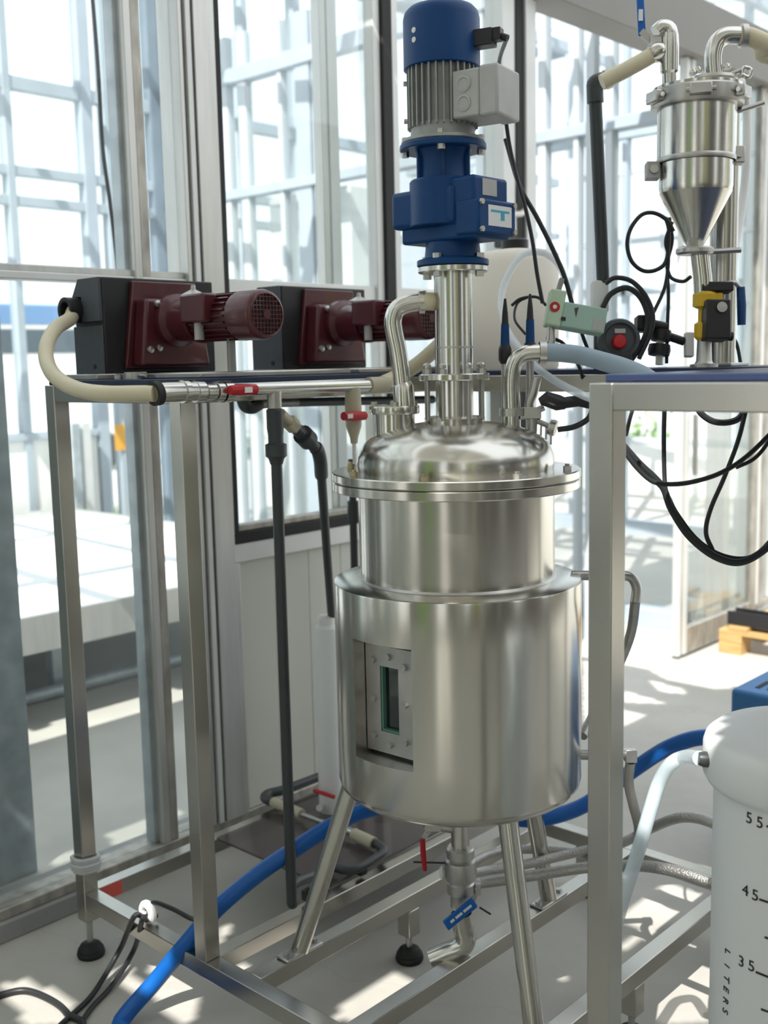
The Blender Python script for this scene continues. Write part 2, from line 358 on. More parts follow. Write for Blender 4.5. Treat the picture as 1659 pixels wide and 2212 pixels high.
# sliding glazed door pushed open
d1 = root('door_1', (-2.58, 5.3, 0.02), kind='structure')
for y0, y1, m in ((4.875, 4.895, ALUW), (4.895, 4.925, ALU), (4.925, 4.96, ALUW), (5.70, 5.76, ALUD)):
    bx('stile', m, d1, -2.60, -2.56 if m is ALUW else -2.565, y0, y1, 0.02, 2.88, 0.002)
bx('bottom_rail', ALUD, d1, -2.60, -2.56, 4.96, 5.70, 0.02, 0.15, 0.003)
bx('pane', GLASS, d1, -2.583, -2.577, 4.96, 5.70, 0.15, 2.88)
bx('door_pull', SATIN, d1, -2.56, -2.535, 4.985, 5.0, 0.92, 1.22, 0.003)
# fixed glazing beyond the door
wr = root('wall_far_left', (XW, 7.4, 0), kind='structure')
bx('kerb', KERB, wr, -2.80, -2.62, 5.45, 9.5, 0, 0.06, 0.004)
bx('sill', ALUD, wr, -2.72, -2.63, 5.45, 9.5, 0.06, 0.1, 0.003)
for y0, y1, m in ((5.45, 5.52, ALU), (5.84, 5.90, ALUW), (5.92, 5.97, ALUD), (6.12, 6.22, ALUW), (6.24, 6.30, ALUD), (6.44, 6.60, ALUD), (7.4, 7.48, ALUW), (8.4, 8.48, ALUW)):
    bx('mullion', m, wr, -2.72, -2.61, y0, y1, 0.1, 2.885, 0.003)
bx('pane', GLASS, wr, -2.664, -2.658, 5.52, 9.4, 0.1, 2.885)

# ---- cross partition beyond the doorway (runs along X at y = 5.45)
YC = 5.45
wc = root('wall_cross', (-5, YC, 0), kind='structure')
bx('kerb', FARG, wc, -7.3, -2.82, YC-0.05, YC+0.06, 0, 0.10, 0.004)
bx('beam', FARG, wc, -7.3, -2.75, YC-0.05, YC+0.05, 2.735, 2.80, 0.004)
bx('beam', FARG, wc, -7.3, -2.75, YC-0.05, YC+0.05, 3.555, 3.66, 0.004)
for x, wd in ((-6.58, 0.07), (-6.38, 0.08), (-5.975, 0.035), (-5.74, 0.14), (-5.62, 0.03), (-5.1, 0.06), (-4.6, 0.05), (-4.2, 0.06), (-3.855, 0.03), (-3.75, 0.05), (-3.52, 0.03), (-3.31, 0.05)):
    bx('mullion', FARG if wd > 0.1 else FARW, wc, x-wd/2, x+wd/2, YC-0.035, YC+0.035, 0.10, 3.9, 0.003)
bx('pane', GLASSFAR, wc, -7.3, -3.95, YC-0.003, YC+0.003, 0.10, 3.9)
bx('pane', GLASSFAR, wc, -3.95, -2.75, YC-0.003, YC+0.003, 2.80, 3.9)
bx('pane', GLASSFAR, wc, -3.95, -2.75, YC-0.003, YC+0.003, 0.10, 2.735)

# ---- outer greenhouse wall (runs along Y at x = -7.4)
XO = -7.4
wo = root('wall_outer', (XO, 3, 0), kind='structure')
for z0, z1 in ((3.475, 3.57), (2.885, 2.955), (2.675, 2.745)):
    bx('transom', FARO, wo, XO-0.04, XO+0.04, -3.2, 11, z0, z1, 0.004)
bx('low_panel', LWALL, wo, XO-0.04, XO+0.03, -3.2, 4.68, 0.0, 1.0, 0.004)
bx('panel_cap', FARO, wo, XO-0.07, XO+0.06, -3.2, 4.68, 1.0, 1.05, 0.004)
for y, wd, m in ((-2, 0.08, FARO), (-0.6, 0.08, FARO), (0.9, 0.08, FARO), (2.5, 0.08, FARO), (4.10, 0.06, FARO), (4.74, 0.10, FARG), (4.92, 0.07, FARO), (5.36, 0.10, COLG), (5.52, 0.16, COLG), (6.3, 0.07, FARO), (6.9, 0.1, FARO), (7.9, 0.07, FARO), (8.9, 0.1, FARO), (9.9, 0.07, FARO)):
    bx('column', m, wo, XO-0.05, XO+0.05, y-wd/2, y+wd/2, 0.0, 4.9, 0.004)
bx('pane', GLASSFAR, wo, XO-0.003, XO+0.003, -3.2, 4.68, 1.05, 4.9)
bx('pane', GLASSFAR, wo, XO-0.003, XO+0.003, 4.68, 11, 0.05, 4.9)
bx('eave_gutter', COLG, wo, XO-0.12, XO+0.12, -3.2, 11, 4.9, 5.05, 0.004)

# ---- far end wall
YF = 11.0
wf = root('wall_far', (-3, YF, 0), kind='structure')
bx('low_panel', LWALL, wf, -7.3, 4.2, YF-0.03, YF+0.03, 0.0, 0.55, 0.004)
for z in (0.55, 1.3, 2.0, 2.75, 3.5): bx('transom', FARW, wf, -7.3, 4.2, YF-0.04, YF+0.04, z, z+0.06, 0.003)
for i in range(20): bx('mullion', FARW if i % 3 else FARG, wf, -7.25+i*0.6, -7.25+i*0.6+(0.05 if i % 3 else 0.1), YF-0.045, YF+0.045, 0.55, 4.9, 0.003)
bx('pane', GLASSFAR, wf, -7.3, 4.2, YF-0.003, YF+0.003, 0.55, 4.9)
# ---- middle partition and slim post seen through the doorway
wm = root('wall_middle', (-5, 8.3, 0), kind='structure')
bx('kerb', FARG, wm, -7.3, -2.82, 8.25, 8.35, 0, 0.12, 0.004)
bx('beam', FARG, wm, -7.3, -2.75, 8.25, 8.35, 3.30, 3.42, 0.004)
bx('beam', FARW, wm, -7.3, -2.75, 8.26, 8.34, 2.02, 2.10, 0.004)
for i in range(9): bx('mullion', FARW if i % 2 else FARG, wm, -7.0+i*0.52, -7.0+i*0.52+0.05, 8.26, 8.34, 0.12, 4.2, 0.003)
bx('trim_2', FARW, None, -3.05, -3.0, 4.78, 4.83, 0.0, 3.6, 0.003, kind='structure')
# roof bars beyond the partition
rf = root('ceiling_far', (-5, 8, 3.9), kind='structure')
for i in range(7):
    y = 5.9+i*0.75
    MB().bar((-7.35, y, 4.95), (-2.7, y, 4.05+0.02*i), 0.05, 0.08).build('roof_bar', FARW, rf, 0.003)
for x in (-6.6, -5.2, -3.8): MB().bar((x, 5.5, 4.82-(x+7.35)*0.19), (x, 10.9, 4.82-(x+7.35)*0.19), 0.07, 0.1).build('purlin', FARG, rf, 0.003)
# ---- added walls behind the camera, panels coloured to stripe the tank's reflections
wb = root('wall_right_added', (3.9, 2, 0), kind='structure')
bx('low_panel', RWALL, wb, 3.9, 3.98, -3.2, 11, 0, 1.1, 0.004)
seq = [None, BWALL, YELP, YELP, PANEL, BWALL, RWALL, RWALL, RWALL, BEAM, None, PANEL, RWALL, RWALL, BEAM, RWALL, None, None, RWALL]
for i in range(28):
    y0 = -3.2+i*0.5; m_ = seq[i % len(seq)]
    if m_: bx('reflection_panel', m_, wb, 3.9, 3.96, y0, y0+0.46, 1.1, 4.0, 0.003)
    bx('mullion', ALUD, wb, 3.88, 3.98, y0+0.46, y0+0.5, 1.1, 4.0, 0.003)
bx('top_rail', BEAM, wb, 3.86, 4.0, -3.2, 11, 4.0, 4.2, 0.003)
wk = root('wall_back_added', (0, -3.2, 0), kind='structure')
bx('low_panel', BWALL, wk, -7.4, 3.9, -3.28, -3.2, 0, 0.6, 0.004)
seq = [BWALL, BWALL, None, None, RWALL, BEAM, BWALL, None, PANEL, BWALL]
for i in range(28):
    x0 = -7.4+i*0.4; m_ = seq[i % len(seq)]
    if i in (16, 17): m_ = GREENP
    if i in (18, 19, 24): m_ = BWALL
    if i in (20, 21): m_ = None
    if i in (22, 23): m_ = RWALL
    if i in (25, 26, 27): m_ = PANEL
    if m_: bx('reflection_panel', m_, wk, x0, x0+0.36, -3.26, -3.2, 0.6, 4.0, 0.003)
    bx('mullion', ALUD, wk, x0+0.36, x0+0.4, -3.28, -3.18, 0.6, 4.0, 0.003)
bx('top_rail', BEAM, wk, -7.4, 3.9, -3.3, -3.16, 4.0, 4.2, 0.003)
# ---- glazing bars of the corridor roof
rc_ = root('ceiling_corridor', (-5, 2, 4.3), kind='structure')
for i in range(12):
    y = -3.0+i*0.75; MB().bar((-7.35, y, 4.95), (-2.75, y, 4.35), 0.05, 0.08).build('roof_bar', FARW, rc_, 0.003)
for x in (-6.3, -5.0, -3.7): MB().bar((x, -3.1, 4.75-(x+7.35)*0.13), (x, 5.4, 4.75-(x+7.35)*0.13), 0.09, 0.12).build('purlin', FARG, rc_, 0.003)
# ---- added unseen shade screen; gaps shaped so sun patches fall on the floor
ZS = 4.6
def floorpoly(pts): return [(p.x, p.y) for p in (fl(*q) for q in pts)]
gaps = [floorpoly(q) for q in (
    [(235, 2106), (270, 2085), (312, 2128), (300, 2160)], [(325, 2075), (405, 2050), (435, 2150), (410, 2212), (340, 2185)],
    [(470, 2012), (497, 1990), (505, 2015), (470, 2035)], [(505, 2095), (530, 2070), (545, 2110)],
    [(715, 2195), (850, 2095), (905, 2130), (800, 2225)], [(1030, 1990), (1075, 1975), (1100, 2000), (1050, 2030)],
    [(1335, 1985), (1440, 1905), (1540, 1945), (1460, 2020), (1340, 1995)], [(1340, 2040), (1400, 2015), (1345, 2060)],
    [(1400, 2150), (1530, 2050), (1560, 2120), (1540, 2212), (1420, 2212)],
    [(1180, 2062), (1200, 2055), (1215, 2075)], [(1185, 2095), (1210, 2090), (1220, 2115)], [(1222, 2125), (1240, 2122), (1250, 2140)],
    [(1355, 1420), (1420, 1425), (1510, 1440), (1430, 1432)], [(1390, 1440), (1500, 1455), (1600, 1480), (1560, 1490), (1440, 1468)],
    [(1400, 1470), (1470, 1485), (1490, 1500), (1430, 1495)], [(1345, 1490), (1440, 1520), (1350, 1518)], [(1340, 1530), (1400, 1545), (1345, 1570)],
    [(1500, 1400), (1530, 1392), (1640, 1440), (1610, 1446)], [(1260, 1430), (1300, 1425), (1290, 1560), (1262, 1560)],
    [(0, 2130), (60, 2110), (160, 2170), (140, 2212), (60, 2212)],
    [(1375, 1836), (1540, 1880), (1545, 1902), (1375, 1862)], [(230, 1800), (380, 1745), (395, 1760), (250, 1830)], [(110, 1850), (160, 1835), (180, 1850), (120, 1870)])]
def raised(x0, x1, y0, y1, z):                          # the same for a patch that falls on something at height z
    return [(x-SUN.x/SUN.z*z, y-SUN.y/SUN.z*z) for x, y in ((x0, y0), (x1, y0), (x1, y1), (x0, y1))]
gaps += [raised(-0.92, -0.45, 1.37, 1.45, 1.47), raised(-1.40, -1.22, 1.70, 1.95, 1.05)]
def inside(x, y, poly):
    c = False; n = len(poly); j = n-1
    for i in range(n):
        xi, yi = poly[i]; xj, yj = poly[j]
        if (yi > y) != (yj > y) and x < (xj-xi)*(y-yi)/(yj-yi)+xi: c = not c
        j = i
    return c
def screen(name, x0, x1, y0, y1, step):
    nx = int(round((x1-x0)/step)); ny = int(round((y1-y0)/step)); k = ZS
    bbs = [(min(p[0] for p in g), max(p[0] for p in g), min(p[1] for p in g), max(p[1] for p in g)) for g in gaps]
    vs = [(x0+i*step, y0+j*step, ZS) for j in range(ny+1) for i in range(nx+1)]; fs = []
    for j in range(ny):
        run = None
        for i in range(nx+1):
            hole = True
            if i < nx:
                cx = x0+(i+0.5)*step-SUN.x/SUN.z*ZS; cy = y0+(j+0.5)*step-SUN.y/SUN.z*ZS
                hole = any(b[0] <= cx <= b[1] and b[2] <= cy <= b[3] and inside(cx, cy, g) for b, g in zip(bbs, gaps))
            if not hole and run is None: run = i
            if (hole or i == nx) and run is not None:
                fs.append((j*(nx+1)+run, j*(nx+1)+i, (j+1)*(nx+1)+i, (j+1)*(nx+1)+run)); run = None
    link(name, vs, fs, SCREEN, None, smooth=False, kind='structure')
screen('added_shade_screen', -2.50, 4.0, -3.4, 1.45, 0.02)
screen('added_shade_screen', -2.40, -1.75, 1.45, 7.0, 0.025)  # extra strip added to keep sun off the header beam

# ================================================================== STEEL FRAME
S = 0.02; ZT = 1.465; ZR0, ZR1 = 0.14, 0.18
YFR, YBK = 1.41, 2.52
fr = root('equipment_stand', (-1.6, 1.95, 0), 'square stainless tube frame that surrounds the tank and carries the blue worktops', 'frame')
def post(x, y, z0=0.1, z1=ZT, **k): return bx('post', FRAME, fr, x-S, x+S, y-S, y+S, z0, z1, 0.002, **k)
def rx(x0, x1, y, z1=ZR1): bx('rail', FRAME, fr, x0, x1, y-S, y+S, z1-0.04, z1, 0.002)
def ry(x, y0, y1, z1=ZR1): bx('rail', FRAME, fr, x-S, x+S, y0, y1, z1-0.04, z1, 0.002)
XA, XB, XC, XD = -2.385, -1.89, -0.86, -0.25
post(XA, YFR); post(XB, YFR, ZR1); post(XC, YFR, ZR1); post(XA, YBK); post(XC, YBK); post(XB, YBK, ZR1); post(XD, YFR); post(XD, YBK)
for x0, x1 in ((XA+S, XD-S),): rx(x0, x1, YFR); rx(x0, x1, YBK)
rx(XA+S, XB-S, YFR, ZT); rx(XC+S, XD-S, YFR, ZT); rx(XA+S, XB-S, YBK, ZT); rx(XB+S, XC-S, YBK, ZT); rx(XC+S, XD-S, YBK, ZT)
for x in (XA, XB, -1.75, -1.455, -1.15, XC, XD): ry(x, YFR+S, YBK-S)
for x in (XA, XB, XC, XD): ry(x, YFR+S, YBK-S, ZT)
rx(XB+S, XC-S, 2.20, ZT)
def levelfoot(x, y, z):
    f = MB().lathe([(0.034, 0), (0.036, 0.006), (0.035, 0.012), (0.032, 0.016), (0.033, 0.019), (0.029, 0.024), (0.026, 0.030), (0.016, 0.036)], (x, y, 0), n=24).build('foot', RUBBER, fr)
    MB().cyl((x, y, 0.03), (x, y, z), 0.008, 10).build('spindle', SATIN, f)
for x, y in ((XA, YFR), (XA, YBK), (XD, YFR), (XD, YBK), (XC, YBK)): levelfoot(x, y, 0.1)
for x, y in ((-1.745, 1.93), (-1.15, 2.0), (XC, YFR), (-1.6, YBK)):
    bx('leg_stub', FRAME, fr, x-S, x+S, y-S, y+S, 0.07, ZR0, 0.002); levelfoot(x, y, 0.07)
# worktops
bx('worktop', BOARD, None, XA-S, XB+S, YFR-S+0.012, YBK+S, ZT, ZT+0.012, 0.002, label='dark blue worktop board under the two maroon pumps', cat='worktop')
bx('worktop', BOARD, None, XB+S+0.003, XC-S-0.003, 2.19, YBK+S, ZT, ZT+0.012, 0.002, label='dark blue worktop board behind the tank, under the cream plastic container', cat='worktop')
bx('worktop', BOARD, None, XC-S, XD+S, YFR+S+0.005, YBK+S, ZT, ZT+0.012, 0.002, label='dark blue worktop board under the steel cyclone hopper', cat='worktop')
# tape around the far left post, red tape on a rail
MB().tube([(XA-0.026, YFR-0.026, 0), (XA+0.026, YFR-0.026, 0), (XA+0.026, YFR+0.026, 0), (XA-0.026, YFR+0.026, 0)], 0.004, 6, True)
tw = MB()
for k in range(5):
    z = 0.235+k*0.008; e = 0.0225+0.003*((k*7) % 3)/2
    tw.tube(spline([(XA-e, YFR-e, z), (XA+e, YFR-e, z+0.004), (XA+e, YFR+e, z), (XA-e, YFR+e, z-0.003)], 4, True), 0.0055, 6, True)
tw.build('plastic_wrap', TAPE, None, label='clear plastic film wound round the frame post beside the glass wall', cat='tape')
pt = fl(215, 1905, 0.182)
bx('red_tape', REDT, fr, XA+S-0.001, XA+S+0.0008, 1.435, 1.50, ZR0+0.001, ZR1-0.001)

# lower plate with fittings
tr = bx('plate', TRAY, None, XA+S+0.005, XB-S-0.002, 1.81, YBK+0.05, ZR1+0.001, ZR1+0.009, 0.001, label='smoked brown-grey plate lying low on the frame rails', cat='plate')

# ================================================================== TANK
AX = Vector((-1.46, 1.79, 0)); TH = math.atan2(-AX.y, -AX.x)
def pol(r, deg, z): a = TH+rad(deg); return Vector((AX.x+r*math.cos(a), AX.y+r*math.sin(a), z))
tk = root('stirred_tank', (AX.x, AX.y, ZR1), 'brushed stainless steel jacketed tank with domed lid on three tubular legs', 'tank')
RJ, ZJ0, ZJ1 = 0.2635, 0.602, 1.045
A0, A1, ZW0, ZW1 = -53.4, -20.0, 0.703, 0.950
# jacket with a recess cut for the sight window
N = 160; rows = [(0.235, ZJ0-0.018), (0.252, ZJ0-0.010), (0.2605, ZJ0), (RJ, ZJ0+0.012), (RJ, ZW0), (RJ, ZW1), (RJ, ZJ1-0.006), (RJ-0.001, ZJ1-0.002), (RJ-0.004, ZJ1), (0.20, ZJ1+0.004)]
angs = sorted(set([round(-180+360*k/N, 4) for k in range(N)]+[A0, A1]))
vs = []; fs = []; n = len(angs)
for r, z in rows: vs += [pol(r, a, z) for a in angs]
for i in range(len(rows)-1):
    for k in range(n):
        a = angs[k]; a2 = angs[(k+1) % n]
        if rows[i][1] == ZW0 and rows[i+1][1] == ZW1 and a >= A0-1e-6 and a2 <= A1+1e-6 and k+1 < n: continue
        fs.append((i*n+k, i*n+(k+1) % n, (i+1)*n+(k+1) % n, (i+1)*n+k))
jk = link('jacket', vs, fs, STEEL, tk)
AM = (A0+A1)/2; nrm = pol(1, AM, 0)-AX; nrm.normalize(); tng = Vector((-nrm.y, nrm.x, 0)); DB = 0.203; HWID = RJ*math.sin(rad((A1-A0)/2))
def rc(t, d, z): return AX+nrm*d+tng*t+Vector((0, 0, z))
arc = [(RJ*math.sin(rad(a-AM)), RJ*math.cos(rad(a-AM))) for a in [A0+(A1-A0)*k/12 for k in range(13)]]
m = MB()
for z, flip in ((ZW0, 0), (ZW1, 1)):
    top = [rc(t, d, z) for t, d in arc]; back = [rc(t, DB, z) for t, d in arc]
    m.add(top+back, [(k, k+1, 13+k+1, 13+k) for k in range(12)])
for t in (-HWID, HWID):
    d = RJ*math.cos(rad((A1-A0)/2)); m.add([rc(t, d, ZW0), rc(t, DB, ZW0), rc(t, DB, ZW1), rc(t, d, ZW1)], [(0, 1, 2, 3)])
m.add([rc(-HWID, DB-0.006, ZW0), rc(HWID, DB-0.006, ZW0), rc(HWID, DB-0.006, ZW1), rc(-HWID, DB-0.006, ZW1)], [(0, 1, 2, 3)])
m.build('window_recess', SATIN, jk, smooth=False)
# sight window plate with slot, glass and bolts
z0, z1, t0, t1 = 0.710, 0.934, -0.074, 0.078; sz0, sz1, st0, st1 = 0.755, 0.892, -0.036, 0.012; d0, d1 = DB, DB+0.014
m = MB()
for a, b, c, e in ((t0, st0, z0, z1), (st1, t1, z0, z1), (st0, st1, z0, sz0), (st0, st1, sz1, z1)):
    m.obox(rc((a+b)/2, (d0+d1)/2, (c+e)/2), tng*((b-a)/2), nrm*((d1-d0)/2), Vector((0, 0, (e-c)/2)))
sp = m.build('sight_window_plate', SATIN, tk, label='bolted steel plate around the narrow sight glass')
m = MB(); m.obox(rc((st0+st1)/2, d0-0.001, (sz0+sz1)/2), tng*0.0235, nrm*0.002, Vector((0, 0, 0.0680))); m.build('sight_glass', SGLASS, sp, label='dark sight glass')
m = MB()
for tt in (st0+0.0022, ): m.obox(rc(tt, d0+0.006, (sz0+sz1)/2), tng*0.002, nrm*0.005, Vector((0, 0, 0.0680)))
m.obox(rc((st0+st1)/2, d0+0.006, sz0+0.0022), tng*0.0235, nrm*0.005, Vector((0, 0, 0.002)))
m.build('glass_edge', GEDGE, sp)
for tt, zz in ((-0.053, z1-0.032), (-0.012, z1-0.020), (0.030, z1-0.034), (-0.053, 0.822), (0.030, 0.822), (-0.053, z0+0.034), (-0.012, z0+0.020), (0.030, z0+0.034)):
    MB().hexbolt(rc(tt, d1, zz), nrm, 0.0072, 0.007).build('bolt', SATIN, sp)
# upper vessel, flange, dome
MB().lathe([(0.207, ZJ1-0.01), (0.207, 1.245)], AX, n=96).build('vessel_wall', STEEL, tk)
MB().lathe([(0.211, 1.0475), (0.207, 1.053)], AX, n=96).build('weld_bead', SATIN, tk)
MB().lathe([(0.205, 1.238), (0.258, 1.238), (0.260, 1.240), (0.260, 1.255), (0.258, 1.257), (0.205, 1.257)], AX, n=96).build('lower_flange', STEEL, tk)
MB().lathe([(0.20, 1.2585), (0.259, 1.2585), (0.261, 1.261), (0.261, 1.2745), (0.259, 1.2765), (0.20, 1.2765)], AX, n=96).build('upper_flange', STEEL, tk)
dome = [(0.206, 1.2765), (0.2075, 1.290), (0.206, 1.306), (0.201, 1.320), (0.192, 1.333), (0.179, 1.344), (0.160, 1.354), (0.135, 1.363), (0.105, 1.370), (0.07, 1.375), (0.0, 1.378)]
MB().lathe([(r, z) for r, z in dome], AX, n=96).build('dome_lid', STEEL, tk, angle=60)
for k in range(8):
    a = -166+k*45+16
    b = MB().hexbolt(pol(0.236, a, 1.2765), (0, 0, 1), 0.0085, 0.008); b.cyl(pol(0.236, a, 1.27), pol(0.236, a, 1.289), 0.005, 10)
    b.build('flange_bolt', BRASS if k in (1, 2, 3) else SATIN, tk)
# lid sockets, column, tie rods
MB().lathe([(0.062, 1.366), (0.064, 1.384), (0.05, 1.388), (0.03, 1.388)], AX, n=48).build('lid_boss', STEEL, tk)
col = MB().lathe([(0.0395, 1.375), (0.0395, 1.690)], AX, n=48).build('shaft_column', POLISH, tk)
MB().lathe([(0.0402, 1.528), (0.0404, 1.530), (0.0402, 1.532)], AX, n=48).build('weld_seam', SATIN, col)
MB().lathe([(0.03, 1.462), (0.072, 1.462), (0.074, 1.464), (0.074, 1.474), (0.072, 1.476), (0.03, 1.476)], AX, n=48).build('collar_flange', STEEL, tk)
for a in (-62, -22, 28, 68, 118, 162, 208, 252):
    b = MB().cyl(pol(0.062, a, 1.380), pol(0.062, a, 1.498), 0.0042, 8); b.hexbolt(pol(0.062, a, 1.476), (0, 0, 1), 0.0085, 0.010); b.lathe([(0.0075, 0), (0.0075, 0.006), (0.004, 0.010), (0, 0.011)], pol(0.062, a, 1.488), n=10); b.build('tie_rod', SATIN, tk)
MB().lathe([(0.04, 1.682), (0.070, 1.682), (0.072, 1.684), (0.072, 1.693), (0.04, 1.695)], AX, n=48).build('drive_flange', POLISH, tk)
# bottom dish and legs
MB().lathe([(0.235, ZJ0-0.018), (0.19, 0.572), (0.12, 0.558), (0.05, 0.552), (0.0, 0.551)], AX, n=72).build('bottom_dish', STEEL, tk, angle=60)
for fx, fy, ta in ((-1.747, 1.562, None), (-1.455, 2.125, None), (-1.152, 1.636, None)):
    f = Vector((fx, fy, ZR1)); dv = (f-AX); dv.z = 0; dv.normalize()
    top = AX+dv*0.225+Vector((0, 0, 0.62)); base = f+Vector((0, 0, 0.005))
    lg = MB().tube([base, top], 0.0205, 24).build('leg', STEEL, tk)
    fp = MB().box(fx-0.02, fx+0.02, fy-0.055, fy+0.055, ZR1, ZR1+0.007).build('foot_plate', SATIN, lg, 0.003)
    for s in (-1, 1): MB().hexbolt((fx, fy+s*0.043, ZR1+0.007), (0, 0, 1), 0.008, 0.007).build('foot_bolt', SATIN, lg)

# lid nozzle with bent pipe (left), bent pipe (right)
def V(px, py, off=(0, 0)): return at(px, py, AX.x+off[0], AX.y+off[1])
nz = Vector((-1.578, 1.74, 0)); 
nzc = V(852, 905); nzx = V(852, 905)
def lathez(name, prof, c, m, par, n=36): return MB().lathe(prof, (c.x, c.y, 0), n=n).build(name, m, par)
LN = V(852, 905)
lathez('nozzle', [(0.043, 1.345), (0.043, 1.395)], LN, STEEL, tk); 
lathez('nozzle_flange', [(0.02, 1.395), (0.052, 1.395), (0.053, 1.397), (0.053, 1.410), (0.052, 1.412), (0.02, 1.412)], LN, STEEL, tk)
for k in range(4):
    a = rad(45+90*k); MB().hexbolt((LN.x+0.042*math.cos(a), LN.y+0.042*math.sin(a), 1.412), (0, 0, 1), 0.007, 0.009).build('nozzle_bolt', POLISH, tk)
pa = [V(874, 880), V(868, 820), V(860, 760), V(851, 715), V(849, 690), V(858, 668), V(878, 657), V(905, 652)]
bp = MB().tube(spline(pa, 6), 0.0185, 20).build('bent_pipe', POLISH, tk)
MB().tube([pa[0], V(871, 835), V(869, 828)], [0.023, 0.0225, 0.0188], 20).build('pipe_reducer', STEEL, bp)
pb = [V(1107, 940), V(1106, 880), V(1105, 820), V(1112, 785), V(1130, 766), V(1160, 762), V(1185, 763)]
bp2 = MB().tube(spline(pb, 6), 0.0175, 20).build('bent_pipe', POLISH, tk)
MB().lathe([(0.0178, -0.008), (0.027, -0.008), (0.027, 0.008), (0.0178, 0.008)], V(1106, 890), n=24).build('pipe_clamp', SATIN, bp2)
# small fittings on the right of the lid
mi = MB(); mi.tube(spline([V(1150, 935), V(1150, 905), V(1143, 875), V(1152, 850), V(1160, 815)], 5), 0.010, 12); mi.obox(V(1147, 893), CR*0.02, CU*0.012, CF*0.012); mi.tube([V(1147, 893), V(1175, 880)], 0.007, 10)
mi.build('lid_fitting', SATIN, tk, 0.001)
mk = MB(); mk.tube([V(1150, 905), V(1190, 922)], 0.006, 10); mk.lathe([(0.004, -0.008), (0.016, -0.007), (0.018, 0.0), (0.016, 0.007), (0.004, 0.008)], V(1194, 924), CR*0.9+CU*-0.3-CF*0.3, 20)
for i in range(4): mk.tube([V(1158+i*11, 915+i*3), V(1157+i*11, 942+i*6)], 0.0022, 6)
mk.build('thumb_screw', SATIN, tk)
# steel jacket pipes on the right side
mj = MB(); mj.tube(spline([V(1235, 1243), V(1290, 1243), V(1345, 1243), V(1366, 1250), V(1375, 1272), V(1372, 1300)], 6), 0.0105, 14); mj.build('jacket_port', SATIN, tk)
mj = MB(); mj.tube(spline([V(1240, 1630), V(1300, 1630), V(1345, 1628), V(1362, 1640)], 6), 0.0115, 14); mj.obox(V(1362, 1632), CR*0.012, CU*0.014, CF*0.012); mj.build('jacket_port', SATIN, tk, 0.001)
# drain
dr = MB(); dr.lathe([(0.055, 0.545), (0.057, 0.547), (0.057, 0.556), (0.03, 0.560)], AX, n=36); dr.build('drain_flange', SATIN, tk)
DV = Vector((AX.x, AX.y, 0))
MB().lathe([(0.0205, 0.43), (0.0205, 0.55)], DV, n=28).build('drain_pipe', POLISH, tk)
vb = MB().lathe([(0.028, 0.327), (0.031, 0.330), (0.031, 0.352), (0.027, 0.356), (0.034, 0.362), (0.036, 0.372), (0.036, 0.398), (0.034, 0.405), (0.028, 0.409), (0.031, 0.413), (0.031, 0.432), (0.028, 0.436)], DV, n=24).build('ball_valve_body', SATIN, tk)
MB().lathe([(0.022, 0.293), (0.024, 0.296), (0.024, 0.327)], DV, n=24).build('valve_neck', SATIN, vb)
op = spline([V(1000, 2000), V(1006, 2022), V(1002, 2040), V(985, 2052), V(958, 2062), V(931, 2073)], 6)
op = [Vector((AX.x, AX.y, op[0].z+0.03))]+op
oe = MB(); oe.tube(op, 0.0235, 24, caps=False); oe.tube(op[::-1], 0.0215, 24, caps=False); oe.build('outlet_elbow', POLISH, tk)
q = V(1020, 1925)
hb = MB(); hb.tube([V(995, 1922), V(1036, 1918)], 0.007, 10); hb.obox(V(1032, 1920), CR*0.006, CU*0.012, CF*0.009); hb.bar(V(1030, 1922), V(1018, 1952), 0.004, 0.012); hb.build('valve_stem', SATIN, vb)
h0, h1 = V(1026, 1948, (0.03, -0.03)), V(962, 2000, (0.04, -0.06))
dr_ = (h1-h0).normalized(); 
hh = MB().obox((h0+h1)/2, dr_*((h1-h0).length/2), (CU-dr_*CU.dot(dr_)).normalized()*0.0135, CF*0.0035).build('lever_handle', BHOSE, vb, 0.003, label='blue lever of the drain valve')
upv = (CU-dr_*CU.dot(dr_)).normalized()
for i, (o, wd) in enumerate(((-0.02, 0.011), (0.004, 0.009), (0.022, 0.005))):
    MB().obox((h0+h1)/2+dr_*o-CF*0.0038, dr_*wd, upv*0.003, CF*0.0006).build('print', STICK, hh)
# sampling valve with red lever under the tank
sv = MB(); sv.tube([V(980, 1790), V(930, 1782), V(918, 1790)], 0.011, 12); sv.obox(V(935, 1782), CR*0.018, CU*0.012, CF*0.012); sv.bar(V(930, 1790), V(914, 1812), 0.003, 0.012)
svb = sv.build('sample_valve', SATIN, tk, 0.001)
MB().tube([V(913, 1812), V(914, 1840), V(918, 1880)], [0.006, 0.0065, 0.005], 10).build('lever', RED, svb)
MB().tube([V(893, 1862), V(960, 1864)], 0.0022, 6).build('rod', BLACK, tk)
MB().tube([V(1036, 1960), V(1060, 1975)], 0.0022, 6).build('rod', BLACK, tk)
MB().lathe([(0.010, -0.006), (0.016, 0), (0.010, 0.006)], V(955, 1885), CR, 16).build('vent_cap', STICK, tk)

